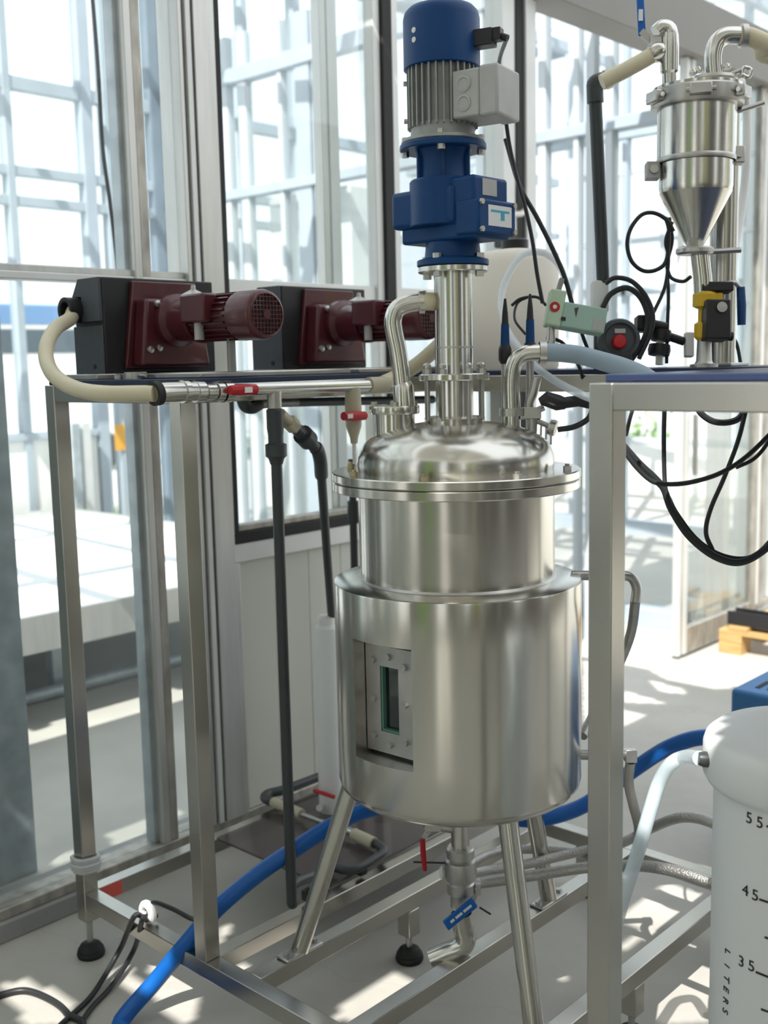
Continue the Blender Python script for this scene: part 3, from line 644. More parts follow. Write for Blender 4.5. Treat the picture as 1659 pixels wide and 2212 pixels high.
# ================================================================== AGITATOR DRIVE
RT = Vector((_r0.x, _r0.y, 0)); MO = AX-RT*0.017; GO = AX-RT*0.005
ad = root('agitator_drive', (AX.x, AX.y, 1.695), 'tall blue geared motor with grey finned body standing on the tank column', 'motor')
MB().lathe([(0.03, 1.695), (0.072, 1.695), (0.074, 1.697), (0.074, 1.706), (0.072, 1.708), (0.058, 1.712), (0.055, 1.742), (0.05, 1.744)], AX, n=48).build('output_flange', BLUE, ad)
for k in range(4):
    a = -30+90*k; MB().hexbolt(pol(0.062, a, 1.672), (0, 0, 1), 0.009, 0.010).build('flange_nut', SATIN, ad); MB().hexbolt(pol(0.063, a, 1.708), (0, 0, 1), 0.009, 0.010).build('flange_bolt', SATIN, ad)
gx, gy = GO.x, GO.y
gh = MB().box(gx-0.088, gx+0.108, gy-0.052, gy+0.060, 1.742, 1.776).build('gear_housing', BLUE, ad, 0.006, seg=3)
MB().box(gx-0.108, gx+0.060, gy-0.062, gy+0.055, 1.773, 1.848).build('housing_block', BLUE, gh, 0.010, seg=3)
MB().lathe([(0.068, 1.774), (0.070, 1.776), (0.070, 1.862), (0.067, 1.866), (0.05, 1.868)], (gx-0.005, gy-0.012, 0), n=48).build('housing_drum', BLUE, gh)
MB().box(gx+0.02, gx+0.106, gy-0.055, gy+0.058, 1.770, 1.862).build('housing_block', BLUE, gh, 0.008, seg=3)
MB().box(gx+0.06, gx+0.120, gy-0.058, gy+0.064, 1.748, 1.815).build('side_cover', BLUE, gh, 0.005)
for y, z in ((gy-0.050, 1.808), (gy+0.056, 1.808), (gy-0.050, 1.756), (gy+0.056, 1.756)): MB().hexbolt((gx+0.120, y, z), (1, 0, 0), 0.006, 0.005).build('cover_bolt', SATIN, gh)
MB().box(gx+0.1195, gx+0.1208, gy-0.028, gy+0.048, 1.764, 1.804).build('name_plate', STICK, gh, label='white name plate with a blue mark')
MB().box(gx+0.1208, gx+0.1213, gy-0.020, gy+0.040, 1.791, 1.795).build('print', STICKB, gh)
MB().box(gx+0.1208, gx+0.1213, gy+0.012, gy+0.024, 1.776, 1.791).build('print', STICKB, gh)
MB().box(gx+0.1055, gx+0.107, gy-0.028, gy+0.018, 1.824, 1.856).build('label_plate', BOXG, gh)
MB().lathe([(0.058, 1.858), (0.053, 1.868), (0.051, 1.905), (0.056, 1.922), (0.058, 1.925)], MO, n=48).build('input_neck', BLUE, ad)
for k in range(6):
    a = rad(60*k+10); c = Vector((MO.x+0.053*math.cos(a), MO.y+0.053*math.sin(a), 0)); 
    MB().obox((c.x, c.y, 1.895), Vector((math.cos(a), math.sin(a), 0))*0.008, Vector((-math.sin(a), math.cos(a), 0))*0.003, Vector((0, 0, 0.03))).build('rib', BLUE, ad, 0.001)
MB().lathe([(0.05, 1.925), (0.086, 1.925), (0.088, 1.927), (0.088, 1.935), (0.086, 1.937), (0.05, 1.937)], MO, n=56).build('adapter_flange', BLUE, ad)
MB().lathe([(0.05, 1.938), (0.083, 1.938), (0.085, 1.940), (0.083, 1.946), (0.066, 1.950), (0.064, 1.975), (0.05, 1.975)], MO, n=56).build('motor_flange', CAST, ad)
for k in range(4):
    a = rad(45+90*k-8); MB().hexbolt((MO.x+0.077*math.cos(a), MO.y+0.077*math.sin(a), 1.946), (0, 0, 1), 0.007, 0.008).build('motor_bolt', SATIN, ad); MB().hexbolt((MO.x+0.077*math.cos(a), MO.y+0.077*math.sin(a), 1.915), (0, 0, 1), 0.008, 0.010).build('motor_nut', SATIN, ad)
mb_ = MB().lathe([(0.061, 1.965), (0.061, 2.10)], MO, n=48).build('motor_body', CAST, ad)
for k in range(30):
    a = 2*PI*k/30; dv = Vector((math.cos(a), math.sin(a), 0)); tv = Vector((-math.sin(a), math.cos(a), 0))
    MB().obox((MO.x+dv.x*0.065, MO.y+dv.y*0.065, 2.030), dv*0.0065, tv*0.0018, Vector((0, 0, 0.062))).build('cooling_fin', CAST, mb_)
cw = MB().lathe([(0.0755, 2.083), (0.077, 2.084), (0.077, 2.178), (0.074, 2.190), (0.066, 2.199), (0.05, 2.204), (0.0, 2.206)], MO, n=64).build('fan_cowl', BLUE, ad, angle=50)
cd_ = (Vector((0, 0, 0))-MO).normalized(); 
for zz in (2.146, 2.128):
    a = TH+rad(-44); dv = Vector((math.cos(a), math.sin(a), 0)); MB().lathe([(0, 0.0012), (0.0055, 0.001), (0.0055, -0.003)], (MO.x+dv.x*0.077, MO.y+dv.y*0.077, zz), dv, 14).build('white_dot', STICK, cw)
for zz in (1.985, 2.058):
    a = TH+rad(-88); dv = Vector((math.cos(a), math.sin(a), 0)); MB().hexbolt((MO.x+dv.x*0.07, MO.y+dv.y*0.07, zz), dv, 0.005, 0.008).build('screw', SATIN, mb_)
# terminal box, aligned with world axes on the +X/-Y side
a = TH+rad(62); dv = Vector((math.cos(a), math.sin(a), 0)); tv = Vector((-math.sin(a), math.cos(a), 0)); bc = Vector((MO.x, MO.y, 0))
tb = MB().obox(bc+dv*0.078+Vector((0, 0, 2.018)), dv*0.030, tv*0.050, Vector((0, 0, 0.045))).build('terminal_box', BOXG, ad, 0.004)
MB().obox(bc+dv*0.128+Vector((0, 0, 2.018)), dv*0.0205, tv*0.052, Vector((0, 0, 0.048))).build('terminal_lid', BOXG, tb, 0.006)
for zz in (2.036, 2.000): MB().lathe([(0.016, 0), (0.016, 0.002), (0.012, 0.003), (0.010, 0.001), (0, 0.001)], bc+dv*0.074-tv*0.050+Vector((0, 0, zz)), -tv, 24).build('knockout', BOXG, tb)
a = TH+rad(68); dv = Vector((math.cos(a), math.sin(a), 0)); tv = Vector((-math.sin(a), math.cos(a), 0))
pl = MB().obox(bc+dv*0.092+Vector((0, 0, 2.130)), dv*0.02, tv*0.017, Vector((0, 0, 0.016))).build('cable_plug', BLACK, ad, 0.002)
MB().obox(bc+dv*0.116+Vector((0, 0, 2.134)), dv*0.012, tv*0.012, Vector((0, 0, 0.012))).build('plug_head', BLACK, pl, 0.002)
MB().tube([bc+dv*0.126+Vector((0, 0, 2.130)), bc+dv*0.14+Vector((0, 0, 2.124))], 0.007, 10).build('cable_gland', BLACK, pl)
PLUG = bc+dv*0.138+Vector((0, 0, 2.126))

# ================================================================== PUMPS
def copy_tree(o, off, parent=None):
    c = o.copy(); COL.objects.link(c); c.parent = parent
    if parent is None: c.location = o.location+Vector(off)
    for ch in list(o.children): copy_tree(ch, off, c)
    return c
ZB = ZT+0.012
X0, Y0, Y1 = -2.22, 1.446, 1.766; YM = 1.606; ZM = 1.612
pu = root('peristaltic_pump', (X0-0.06, YM, ZB), 'black-housed peristaltic pump with maroon motor, its cream hose looping out past the frame corner', 'pump', 'peristaltic pumps on the left worktop')
prof = [(-2.342, 1.490), (-2.22, 1.490), (-2.22, 1.712), (-2.312, 1.712), (-2.342, 1.668)]
MB().prism([(x, Y0, z) for x, z in prof], (0, Y1-Y0, 0)).build('pump_housing', BLACK, pu, 0.003)
hs = MB().prism([(-2.345, Y0-0.004, 1.488), (-2.224, Y0-0.004, 1.488), (-2.224, Y0-0.004, 1.602), (-2.345, Y0-0.004, 1.602)], (0, 0.004, 0)).build('front_cover', SLATE, pu, 0.001)
MB().prism([(-2.30, Y0-0.008, 1.612), (-2.224, Y0-0.008, 1.612), (-2.224, Y0-0.008, 1.712), (-2.311, Y0-0.008, 1.712), (-2.340, Y0-0.008, 1.670), (-2.30, Y0-0.008, 1.670)], (0, 0.008, 0)).build('top_cover', SLATE, pu, 0.001)
MB().lathe([(0.0205, 0.0), (0.030, 0.0), (0.030, 0.042), (0.0205, 0.042)], (-2.322, Y0+0.002, 1.640), (0, -1, 0), 28, closed_prof=True).build('hose_port', BLACK, pu)
MB().lathe([(0, 0), (0.006, 0), (0.006, 0.001), (0, 0.001)], (-2.262, Y0-0.004, 1.507), (0, -1, 0), 14).build('slot', DARK, hs)
for z in (1.482,): MB().box(-2.35, -2.215, Y0-0.03, Y1+0.02, ZB, 1.490).build('base_plate', SATIN, pu, 0.002)
MB().prism([(X0, YM-0.115, 1.500), (X0, YM+0.115, 1.500), (X0, YM+0.098, 1.705), (X0, YM-0.085, 1.705)], (0.014, 0, 0)).build('bearing_plate', MAROON, pu, 0.003)
MB().prism([(X0+0.014, YM-0.10, 1.505), (X0+0.014, YM+0.10, 1.505), (X0+0.014, YM+0.075, 1.662), (X0+0.014, YM-0.082, 1.662)], (0.045, 0, 0)).build('gear_case', MAROON, pu, 0.008, seg=3)
for yy, zz in ((YM-0.055, 1.662), (YM-0.055, 1.560), (YM-0.080, 1.556), (YM+0.06, 1.662)):
    MB().lathe([(0.008, 0), (0.008, 0.008), (0.004, 0.010), (0, 0.010)], (X0+0.059, yy, zz-0.012), (1, 0, 0), 12).build('bolt', SATIN, pu)
MB().lathe([(0.062, 0), (0.062, 0.02), (0.050, 0.03), (0.050, 0.09), (0.056, 0.10), (0.056, 0.112)], (X0+0.055, YM, ZM), (1, 0, 0), 36).build('gear_neck', MAROON, pu)
mt = MB().lathe([(0.047, 0), (0.047, 0.15)], (X0+0.165, YM, ZM), (1, 0, 0), 36).build('motor_body', MAROON, pu)
for k in range(22):
    a = 2*PI*k/22; u = Vector((0, math.cos(a), math.sin(a))); t = Vector((0, -math.sin(a), math.cos(a)))
    MB().obox(Vector((X0+0.235, YM, ZM))+u*0.049, Vector((0.062, 0, 0)), u*0.005, t*0.0016).build('cooling_fin', MAROON, mt)
MB().box(X0+0.17, X0+0.255, YM-0.072, YM-0.030, ZM-0.012, ZM+0.052).build('terminal_box', MAROON, pu, 0.005)
MB().cyl((X0+0.21, YM-0.05, ZM-0.012), (X0+0.21, YM-0.05, ZM-0.05), 0.011, 12).build('cable_gland', BOXG, pu)
MB().cyl((X0+0.26, YM, 1.490), (X0+0.26, YM, ZM-0.04), 0.010, 10).build('motor_stand', CAST, pu)
MB().lathe([(0.030, -0.002), (0.006, 0.010), (0.005, 0.020), (0, 0.021)], (X0+0.13, YM, ZM+0.058), (0, 0, 1), 14).build('lifting_eye', SATIN, pu)
fc = MB().lathe([(0.050, 0.0), (0.055, 0.002), (0.055, 0.068), (0.052, 0.078), (0.046, 0.083), (0.044, 0.083), (0.043, 0.078), (0, 0.078)], (X0+0.305, YM, ZM), (1, 0, 0), 40).build('fan_cover', MAROON, pu, angle=50)
XG = X0+0.305+0.0795
MB().lathe([(0, 0), (0.042, 0), (0.042, 0.0012), (0, 0.0012)], (XG-0.0008, YM, ZM), (1, 0, 0), 32).build('fan_opening', DARK, fc)
for k in range(-4, 5):
    c = k*0.0095; h = math.sqrt(0.0435**2-c*c)
    MB().box(XG, XG+0.0022, YM+c-0.0011, YM+c+0.0011, ZM-h, ZM+h).build('grille_bar', MAROON, fc)
    MB().box(XG, XG+0.0024, YM-h, YM+h, ZM+c-0.0011, ZM+c+0.0011).build('grille_bar', MAROON, fc)
MB().lathe([(0.010, 0), (0.010, 0.003), (0, 0.003)], (XG, YM, ZM), (1, 0, 0), 20).build('grille_hub', MAROON, fc)
p2 = copy_tree(pu, (0, 0.554, 0)); p2['label'] = 'black-housed peristaltic pump with maroon motor, partly behind the bent steel lid pipe'
# mounting channels under the motors
for i, (yy0, yy1, lab) in enumerate(((1.47, 1.93, 'flat steel mounting bar under the maroon motor of the hose-looped pump'), (1.96, 2.45, 'flat steel mounting bar under the maroon motor behind the bent lid pipe'))):
    bx('mounting_bar', SATIN, None, X0+0.08, X0+0.32, yy0, yy1, ZB, 1.490, 0.003, label=lab, cat='bar', group='mounting bars')
# small clamp set beside the first pump
cl = MB(); c0 = on(300, 800, 1, 1.48)
cl = root('pipe_clamp', (c0.x, 1.47, ZB), 'small open steel clamp lying on the blue worktop beside the black pump', 'clamp')
MB().lathe([(0.020, 0), (0.026, 0), (0.026, 0.016), (0.020, 0.016)], (c0.x, 1.47, ZB), (0, 0, 1), 24, closed_prof=True).build('clamp_ring', SATIN, cl)
MB().tube([(c0.x+0.026, 1.462, ZB+0.008), (c0.x+0.062, 1.455, ZB+0.008)], 0.004, 8).build('clamp_screw', POLISH, cl)
MB().lathe([(0.012, 0), (0.012, 0.01), (0.005, 0.012), (0, 0.012)], (c0.x-0.045, 1.455, ZB), (0, 0, 1), 14).build('wing_nut', SATIN, cl)

# ================================================================== MANIFOLD
XM = -1.825
def M(px, py, x=XM): return on(px, py, 0, x)
mf = root('pipe_manifold', M(590, 870), 'steel pipe manifold with red valve levers along the edge of the left worktop', 'pipe')
c = M(345, 848)
MB().tube(spline([M(332, 851), M(350, 848), M(385, 846), M(430, 845)], 5), 0.0205, 20).build('elbow', POLISH, mf)
MB().lathe([(0.0165, -0.007), (0.0245, -0.007), (0.0245, 0.007), (0.0165, 0.007)], M(337, 850), M(350, 848)-M(330, 851), 24, closed_prof=True).build('hose_clamp', RUBBER, mf)
dY = (M(800, 832)-M(450, 844)).normalized()
for px, r, L in ((398, 0.0235, 0.006), (428, 0.0225, 0.010), (452, 0.018, 0.012), (470, 0.022, 0.008), (488, 0.023, 0.010)):
    MB().cyl(M(px, 846)-dY*L, M(px, 846)+dY*L, r, 18).build('union_nut', POLISH, mf)
MB().cyl(M(430, 845), M(830, 831), 0.0145, 18).build('manifold_pipe', POLISH, mf)
MB().tube([M(796, 831), M(835, 829)], 0.018, 18).build('end_socket', TAN, mf)
lv = MB().tube([M(497, 843, XM+0.03), M(515, 842, XM+0.03), M(552, 841, XM+0.03)], [0.010, 0.012, 0.011], 10).build('lever', RED, mf, label='red valve lever lying along the manifold')
MB().obox(M(537, 842, XM+0.042), dY*0.010, CU*0.006, Vector((0.0012, 0, 0))).build('print', STICK, lv)
T1 = M(592, 845); t1 = Vector((XM, T1.y, 0))
MB().cyl((XM, T1.y, T1.z), (XM, T1.y, at(592, 882, XM, T1.y).z), 0.016, 18).build('tee_branch', SATIN, mf)
T2 = M(762, 838)
MB().tube([(XM, T2.y, T2.z), (XM, T2.y, at(765, 880, XM, T2.y).z), (XM, T2.y, at(765, 920, XM, T2.y).z), (XM, T2.y, at(765, 945, XM, T2.y).z), (XM, T2.y, at(765, 958, XM, T2.y).z)], [0.018, 0.020, 0.019, 0.010, 0.008], 18).build('drop_valve', TAN, mf)
l2 = MB().tube([M(742, 899, XM+0.026), M(765, 899, XM+0.026), M(788, 898, XM+0.026)], [0.010, 0.0115, 0.010], 12).build('lever', RED, mf, label='red valve lever on the hanging drop valve')
MB().obox(M(757, 899, XM+0.0385), dY*0.008, CU*0.005, Vector((0.0012, 0, 0))).build('print', STICK, l2)
MB().cyl((XM, T2.y, at(765, 958, XM, T2.y).z), (XM, T2.y, at(765, 1003, XM, T2.y).z), 0.005, 10).build('outlet_tube', WHITE, mf)
# PVC pipes under it
pv = root('pvc_riser', (XM, T1.y, ZR1), 'dark grey PVC riser pipe running from the manifold down to the low plate', 'pipe')
za = at(592, 882, XM, T1.y).z; zb = at(627, 1952, XM, T1.y).z
MB().cyl((XM, T1.y, zb), (XM, T1.y, za), 0.0125, 18).build('pipe', PVC, pv)
zz = lambda py: at(596, py, XM, T1.y).z
MB().lathe([(0.0165, zz(945)), (0.019, zz(925)), (0.019, zz(885)), (0.012, zz(880))], (XM, T1.y, 0), n=20).build('socket', PVC, pv)
MB().lathe([(0.014, zz(1003)), (0.018, zz(990)), (0.024, zz(985)), (0.024, zz(960)), (0.017, zz(957)), (0.017, zz(940))], (XM, T1.y, 0), n=20).build('union', PVC, pv)
e0 = Vector((XM, T1.y, zb)); zt = 0.212
lowp = spline([e0+Vector((0, 0, 0.02)), e0, e0+Vector((-0.015, 0.02, -0.004)), Vector((XM-0.05, T1.y+0.05, zb+0.012)), Vector((-1.93, 1.80, zt+0.01)), Vector((-1.965, 1.86, zt))], 5)
MB().tube(lowp, 0.0125, 14).build('elbow', PVC, pv)
LP = root('plate_pipework', (-2.1, 2.1, 0.189), 'low run of dark PVC pipe with cream unions fixed on the brown-grey plate', 'pipe')
g = lambda px, py, z=zt: fl(px, py, z)
A_, B_, C_, D_ = g(707, 1908), g(832, 1842), g(815, 1830), g(590, 1726)
MB().tube(spline([Vector((-1.965, 1.86, zt)), g(760, 1880), g(815, 1852), g(830, 1838), g(818, 1826), g(805, 1820)], 5), 0.012, 14).build('pipe', PVC, LP)
for px, py, z2 in ((780, 1870, 0), (665, 1925, 0)):
    MB().box(g(px, py).x-0.012, g(px, py).x+0.012, g(px, py).y-0.012, g(px, py).y+0.012, 0.189, zt+0.004).build('pipe_clip', BLACK, LP, 0.002)
def seg(a, b, r, m, nm): MB().cyl(g(*a), g(*b), r, 16).build(nm, m, LP)
seg((808, 1822), (765, 1802), 0.017, TAN, 'union'); seg((768, 1803), (752, 1795), 0.012, POLISH, 'coupling'); seg((755, 1796), (705, 1776), 0.009, SATIN, 'tube'); seg((760, 1799), (648, 1758), 0.008, SATIN, 'tube')
seg((652, 1759), (632, 1750), 0.016, TAN, 'union'); seg((628, 1748), (590, 1733), 0.015, TAN, 'union')
MB().tube(spline([g(598, 1736), g(580, 1729), g(572, 1722), g(582, 1714), g(620, 1704), g(705, 1672)], 5), 0.0145, 14).build('pipe', PVC, LP)
vv = MB().tube([g(690, 1745), g(690, 1745, zt+0.03)], 0.010, 12).build('valve', SATIN, LP)
MB().tube([fl(722, 1722, 0.26), fl(678, 1707, 0.27)], 0.006, 10).build('lever', RED, LP)
br = root('pvc_branch', M(620, 905), 'dark PVC branch pipe with angled unions leading to the white cartridge', 'pipe')
b0 = M(606, 893); b1 = at(632, 918, -1.85, b0.y+0.04); b2 = at(660, 945, -1.87, b0.y+0.09); b3 = at(686, 972, -1.89, b0.y+0.14); bend = at(692, 995, -1.90, b0.y+0.15); _w = fl(716, 1750, 0.19); be = at(716, 1330, _w.x, _w.y)
MB().tube([b0, b1], 0.012, 14).build('nipple', TAN, br)
MB().tube([b1-(b1-b0)*0.3, b1+(b2-b1)*0.15], 0.018, 6).build('brass_nut', TAN, br)
MB().tube([b1+(b2-b1)*0.1, b2, b3], [0.014, 0.016, 0.014], 14).build('angled_union', PVC, br)
MB().tube([b2-(b3-b2)*0.25, b2+(b3-b2)*0.25], 0.0235, 16).build('union_nut', PVC, br)
MB().tube(spline([b3-(b3-b2)*0.2, b3, bend, bend+(be-bend)*0.08], 4), 0.0165, 14).build('elbow', PVC, br)
MB().tube([bend, be], 0.0115, 14).build('pipe', PVC, br)
hp = root('pvc_header', M(700, 866, -1.98), 'horizontal dark PVC pipe under the left worktop behind the manifold', 'pipe')
MB().cyl(M(640, 869, -1.98), M(935, 863, -1.98), 0.011, 14).build('pipe', PVC, hp)
MB().tube(spline([M(560, 872, -1.9), M(545, 880, -1.9), M(530, 876, -1.9), M(524, 860, -1.9)], 5), 0.015, 14).build('elbow', PVC, hp)
MB().tube([M(560, 873, -1.9), M(600, 870, -1.94), M(640, 869, -1.98)], 0.011, 14).build('pipe', PVC, hp)
pp = root('pvc_downpipe', (-2.2, 2.62, 0), 'vertical dark PVC pipe beside the glazed panel behind the tank rim', 'pipe')
q0 = on(762, 1075, 0, -2.45); q1 = on(770, 1230, 0, -2.45)
MB().cyl((-2.45, q0.y, 0.0), (-2.45, q0.y, 1.2), 0.0125, 14).build('pipe', PVC, pp)
zc = on(765, 1105, 0, -2.45).z; MB().cyl((-2.45, q0.y, zc-0.035), (-2.45, q0.y, zc+0.035), 0.019, 14).build('socket', PVC, pp)
# white cartridge on the plate
wc_ = fl(716, 1750, 0.19); wc_.z = 0; zc0 = 0.19; ztop = at(716, 1330, wc_.x, wc_.y).z
wcr = root('filter_cartridge', (wc_.x, wc_.y, zc0), 'slim white filter cartridge standing on the low plate under the PVC branch', 'filter')
MB().lathe([(0.0, zc0), (0.034, zc0), (0.036, zc0+0.01), (0.036, ztop-0.06), (0.033, ztop-0.035), (0.024, ztop-0.025)], wc_, n=28).build('bowl', HDPE, wcr)
MB().lathe([(0.024, ztop-0.03), (0.024, ztop-0.004), (0.018, ztop+0.002), (0.0, ztop+0.002)], wc_, n=24).build('neck', WHITE, wcr)

# ================================================================== HOSES ON THE LEFT
h1 = [(-2.322, 1.43, 1.638), at(150, 690, -2.335, 1.37), at(122, 708, -2.33, 1.31), at(102, 742, -2.29, 1.25), at(101, 780, -2.24, 1.20), at(122, 816, -2.17, 1.17), at(172, 842, -2.08, 1.17), at(245, 851, -1.97, 1.19), M(334, 850)]
hose('cream_hose', h1, 0.0165, CREAM, 'cream silicone hose looping from the black pump out to the manifold', n=16)
BP = pa[-1]
ch = [M(826, 829), at(860, 812, -1.75, 2.2), at(900, 788, -1.68, 2.2), at(945, 750, -1.6, 2.15), at(990, 710, -1.52, 2.08), at(1000, 675, -1.47, 2.0), at(965, 655, -1.47, 1.9), V(930, 651), V(908, 652)]
hose('cream_hose', ch, 0.0185, CREAM, 'cream silicone hose bending behind the column from the manifold to the lid pipe', n=16)
ccr = root('hose_clip', V(912, 655), 'polished screw clip where the cream hose meets the bent lid pipe', 'clip')
MB().lathe([(0.019, -0.006), (0.0235, -0.006), (0.0235, 0.006), (0.019, 0.006)], V(912, 652), CR, 24, closed_prof=True).build('band', POLISH, ccr)
MB().obox(V(912, 634), CR*0.009, CU*0.005, CF*0.006).build('screw_housing', POLISH, ccr, 0.001)
# grey-blue hose from the right lid pipe
gh_ = [V(1170, 762), V(1205, 762), at(1250, 767, -1.33, 1.90), at(1300, 780, -1.2, 1.96), at(1350, 795, -1.09, 2.0), at(1395, 815, -1.0, 2.03), at(1422, 840, -0.95, 2.05)]
hose('grey_hose', gh_, 0.019, GHOSE, 'thick grey-blue hose from the bent lid pipe running down behind the right worktop rail', n=16)
MB().lathe([(0.0195, -0.007), (0.0235, -0.007), (0.0235, 0.007), (0.0195, 0.007)], V(1172, 762), CR, 24, closed_prof=True).build('hose_clip', SATIN, None, label='steel hose clip round the end of the thick grey-blue hose', cat='clip')
hose('clear_hose', dp([(1222, 612, 2.62), (1206, 570, 2.62), (1170, 545, 2.62), (1128, 552, 2.6), (1095, 600, 2.58), (1083, 650, 2.55), (1092, 705, 2.5), (1120, 750, 2.42), (1160, 795, 2.36), (1215, 832, 2.3), (1270, 858, 2.22), (1340, 880, 2.18)]), 0.0085, CHOSE2, 'thin clear tube arching in front of the cream container', n=12)

# ================================================================== RIGHT WORKTOP: CYCLONE HOPPER
CY = 2.22; cx_ = on(1503, 400, 1, CY).x; CC = Vector((cx_, CY, 0)); dC = (CC-CAM).dot(CF)
def K(px, py): return at(px, py, CC.x, CC.y)
def kz(py): return K(1508, py).z
def kr(npx): return npx*(Vector((CC.x, CC.y, 1.7))-CAM).dot(CF)/FPX
cy = root('cyclone_hopper', (CC.x, CC.y, ZB), 'polished steel cyclone hopper with clamped lid and conical bottom', 'hopper')
def cl_(name, prof, m=POLISH, par=None, n=56, off=0): return MB().lathe([(kr(r), kz(p)) for r, p in prof], (CC.x, CC.y, 0), n=n).build(name, m, par or cy)
sh = cl_('hopper_shell', [(80, 352), (82, 345), (82, 225)])
cl_('hopper_shell', [(74, 418), (77, 405), (77, 352)])
cl_('weld_band', [(82, 352), (83, 350), (83, 343), (82, 341)], SATIN)
cl_('cone', [(17, 532), (24, 520), (76, 416)], STEEL)
cl_('clamp_band', [(84, 236), (94, 235), (96, 230), (96, 200), (92, 196), (84, 196)], SATIN)
cl_('lid_plate', [(92, 200), (92, 190), (0, 188)], STEEL)
for a in (-70, -8, 55): 
    p = Vector((CC.x+kr(100)*math.cos(TH+rad(a)), CC.y+kr(100)*math.sin(TH+rad(a)), kz(215))); dv = Vector((math.cos(TH+rad(a)), math.sin(TH+rad(a)), 0)); tv = Vector((-dv.y, dv.x, 0))
    MB().obox(p, dv*0.010, tv*0.022, Vector((0, 0, 0.012))).build('clamp_lug', SATIN, cy, 0.003)
    MB().tube([p-tv*0.03, p+tv*0.03], 0.005, 8).build('clamp_bolt', POLISH, cy)
cl_('bottom_clamp', [(18, 552), (36, 550), (40, 546), (40, 538), (36, 534), (18, 532)], SATIN)
MB().tube([K(1540, 543), K(1600, 540)], 0.006, 8).build('clamp_lever', SATIN, cy)
MB().lathe([(0.003, 0), (0.010, 0.004), (0.010, 0.012), (0.003, 0.016)], K(1475, 547), CU, 14).build('clamp_nut', POLISH, cy)
MB().tube([K(1512, 548), K(1518, 600), K(1520, 645)], kr(20), 24).build('outlet_pipe', STEEL, cy)
CL = K(1522, 700)
MB().lathe([(kr(30), ZB), (kr(30), ZB+0.006), (kr(20), ZB+0.008), (kr(17), ZB+0.014), (kr(15), kz(730))], (CL.x, CL.y, 0), n=32).build('lower_pipe', SATIN, cy)
for px, py in ((1592, 336), (1409, 370)):
    MB().obox(K(px, py), CR*0.014, CU*0.018, CF*0.012).build('lug_bracket', BOXG if px < 1500 else SATIN, cy, 0.002)
    MB().lathe([(0.004, 0), (0.009, 0), (0.009, 0.006), (0.004, 0.006)], K(px, py)-CF*0.0125, -CF, 16).build('lug_eye', SATIN, cy)
# yellow and black shut-off valve
yv = root('shutoff_valve', K(1530, 680), 'yellow pinch valve with black actuator box below the hopper', 'valve')
MB().lathe([(kr(16), kz(735)), (kr(22), kz(728)), (kr(22), kz(700)), (kr(14), kz(695)), (kr(14), kz(668)), (kr(26), kz(662)), (kr(26), kz(636)), (kr(20), kz(630))], (CL.x, CL.y, 0), n=24).build('valve_body', YELLOW, yv)
MB().obox(K(1537, 645), CR*0.02, CU*0.010, CF*0.018).build('valve_shoulder', YELLOW, yv, 0.003)
MB().obox(K(1545, 622), CR*0.034, CU*0.010, CF*0.02).build('top_block', BLACK, yv, 0.002)
ab = MB().obox(K(1538, 697)-CF*0.02, CR*0.026, CU*0.042, CF*0.028).build('actuator_box', BLACK, yv, 0.003)
MB().lathe([(0.0, 0.002), (0.011, 0.001), (0.011, 0)], K(1545, 672)-CF*0.0485, -CF, 20).build('indicator', BOXG, ab)
MB().tube([K(1560, 725), K(1582, 727)], 0.010, 10).build('cable_gland', BLACK, ab)
lvv = root('lever_valve', K(1592, 620), 'small valve with hanging blue lever beside the yellow valve', 'valve')
MB().tube([K(1560, 615), K(1588, 610), K(1600, 622)], 0.006, 8).build('stem', SATIN, lvv)
MB().tube([K(1600, 620), K(1602, 660), K(1602, 702)], [0.009, 0.010, 0.009], 12).build('lever', mat('lever_blue', (0.01, 0.06, 0.2), 0.4), lvv)
# support column behind
sc = root('support_column', (CC.x+0.03, CC.y+0.13, ZB), 'dull steel support column behind the hopper cone', 'column')
kc = at(1562, 600, CC.x, CC.y+0.13)
MB().lathe([(0.030, ZB+0.008), (0.030, kz(215))], (kc.x, kc.y, 0), n=32).build('column_tube', FRAME, sc)
MB().box(kc.x-0.045, kc.x+0.045, kc.y-0.045, kc.y+0.045, ZB, ZB+0.008).build('base_plate', SATIN, sc, 0.002)
# inlet stack with blue-lever valve
ins = MB(); 
MB().tube([K(1446, 196), K(1446, 160), K(1446, 155), K(1446, 100), K(1446, 75)], [kr(15), kr(15), kr(19), kr(20), kr(19)], 20).build('inlet_pipe', POLISH, cy)
MB().tube(spline([K(1446, 90), K(1444, 66), K(1430, 62), K(1418, 72)], 5), kr(18), 18).build('inlet_elbow', POLISH, cy)
iv = root('ball_valve', K(1412, 100), 'steel ball valve with upright blue lever feeding the hopper inlet', 'valve')
MB().tube([K(1432, 108), K(1420, 112), K(1405, 118)], [0.018, 0.022, 0.018], 16).build('valve_body', POLISH, iv)
MB().obox(K(1415, 95), CR*0.012, CU*0.014, CF*0.012).build('bonnet', SATIN, iv, 0.002)
MB().bar(K(1416, 98), K(1384, 68), 0.010, 0.014).build('lever_shank', SATIN, iv)
bl = MB().bar(K(1387, 78), K(1381, -40), 0.016, 0.008, up=-CF).build('lever', BHOSE, iv, 0.003)
MB().obox(K(1383, 35)-CF*0.005, CR*0.0045, CU*0.012, CF*0.0008).build('print', STICK, bl)
hose('cream_hose', [K(1412, 117), K(1390, 130), K(1350, 152), K(1300, 178)], 0.0165, CREAM, 'short cream hose between the blue-lever valve and the black standpipe', n=16)
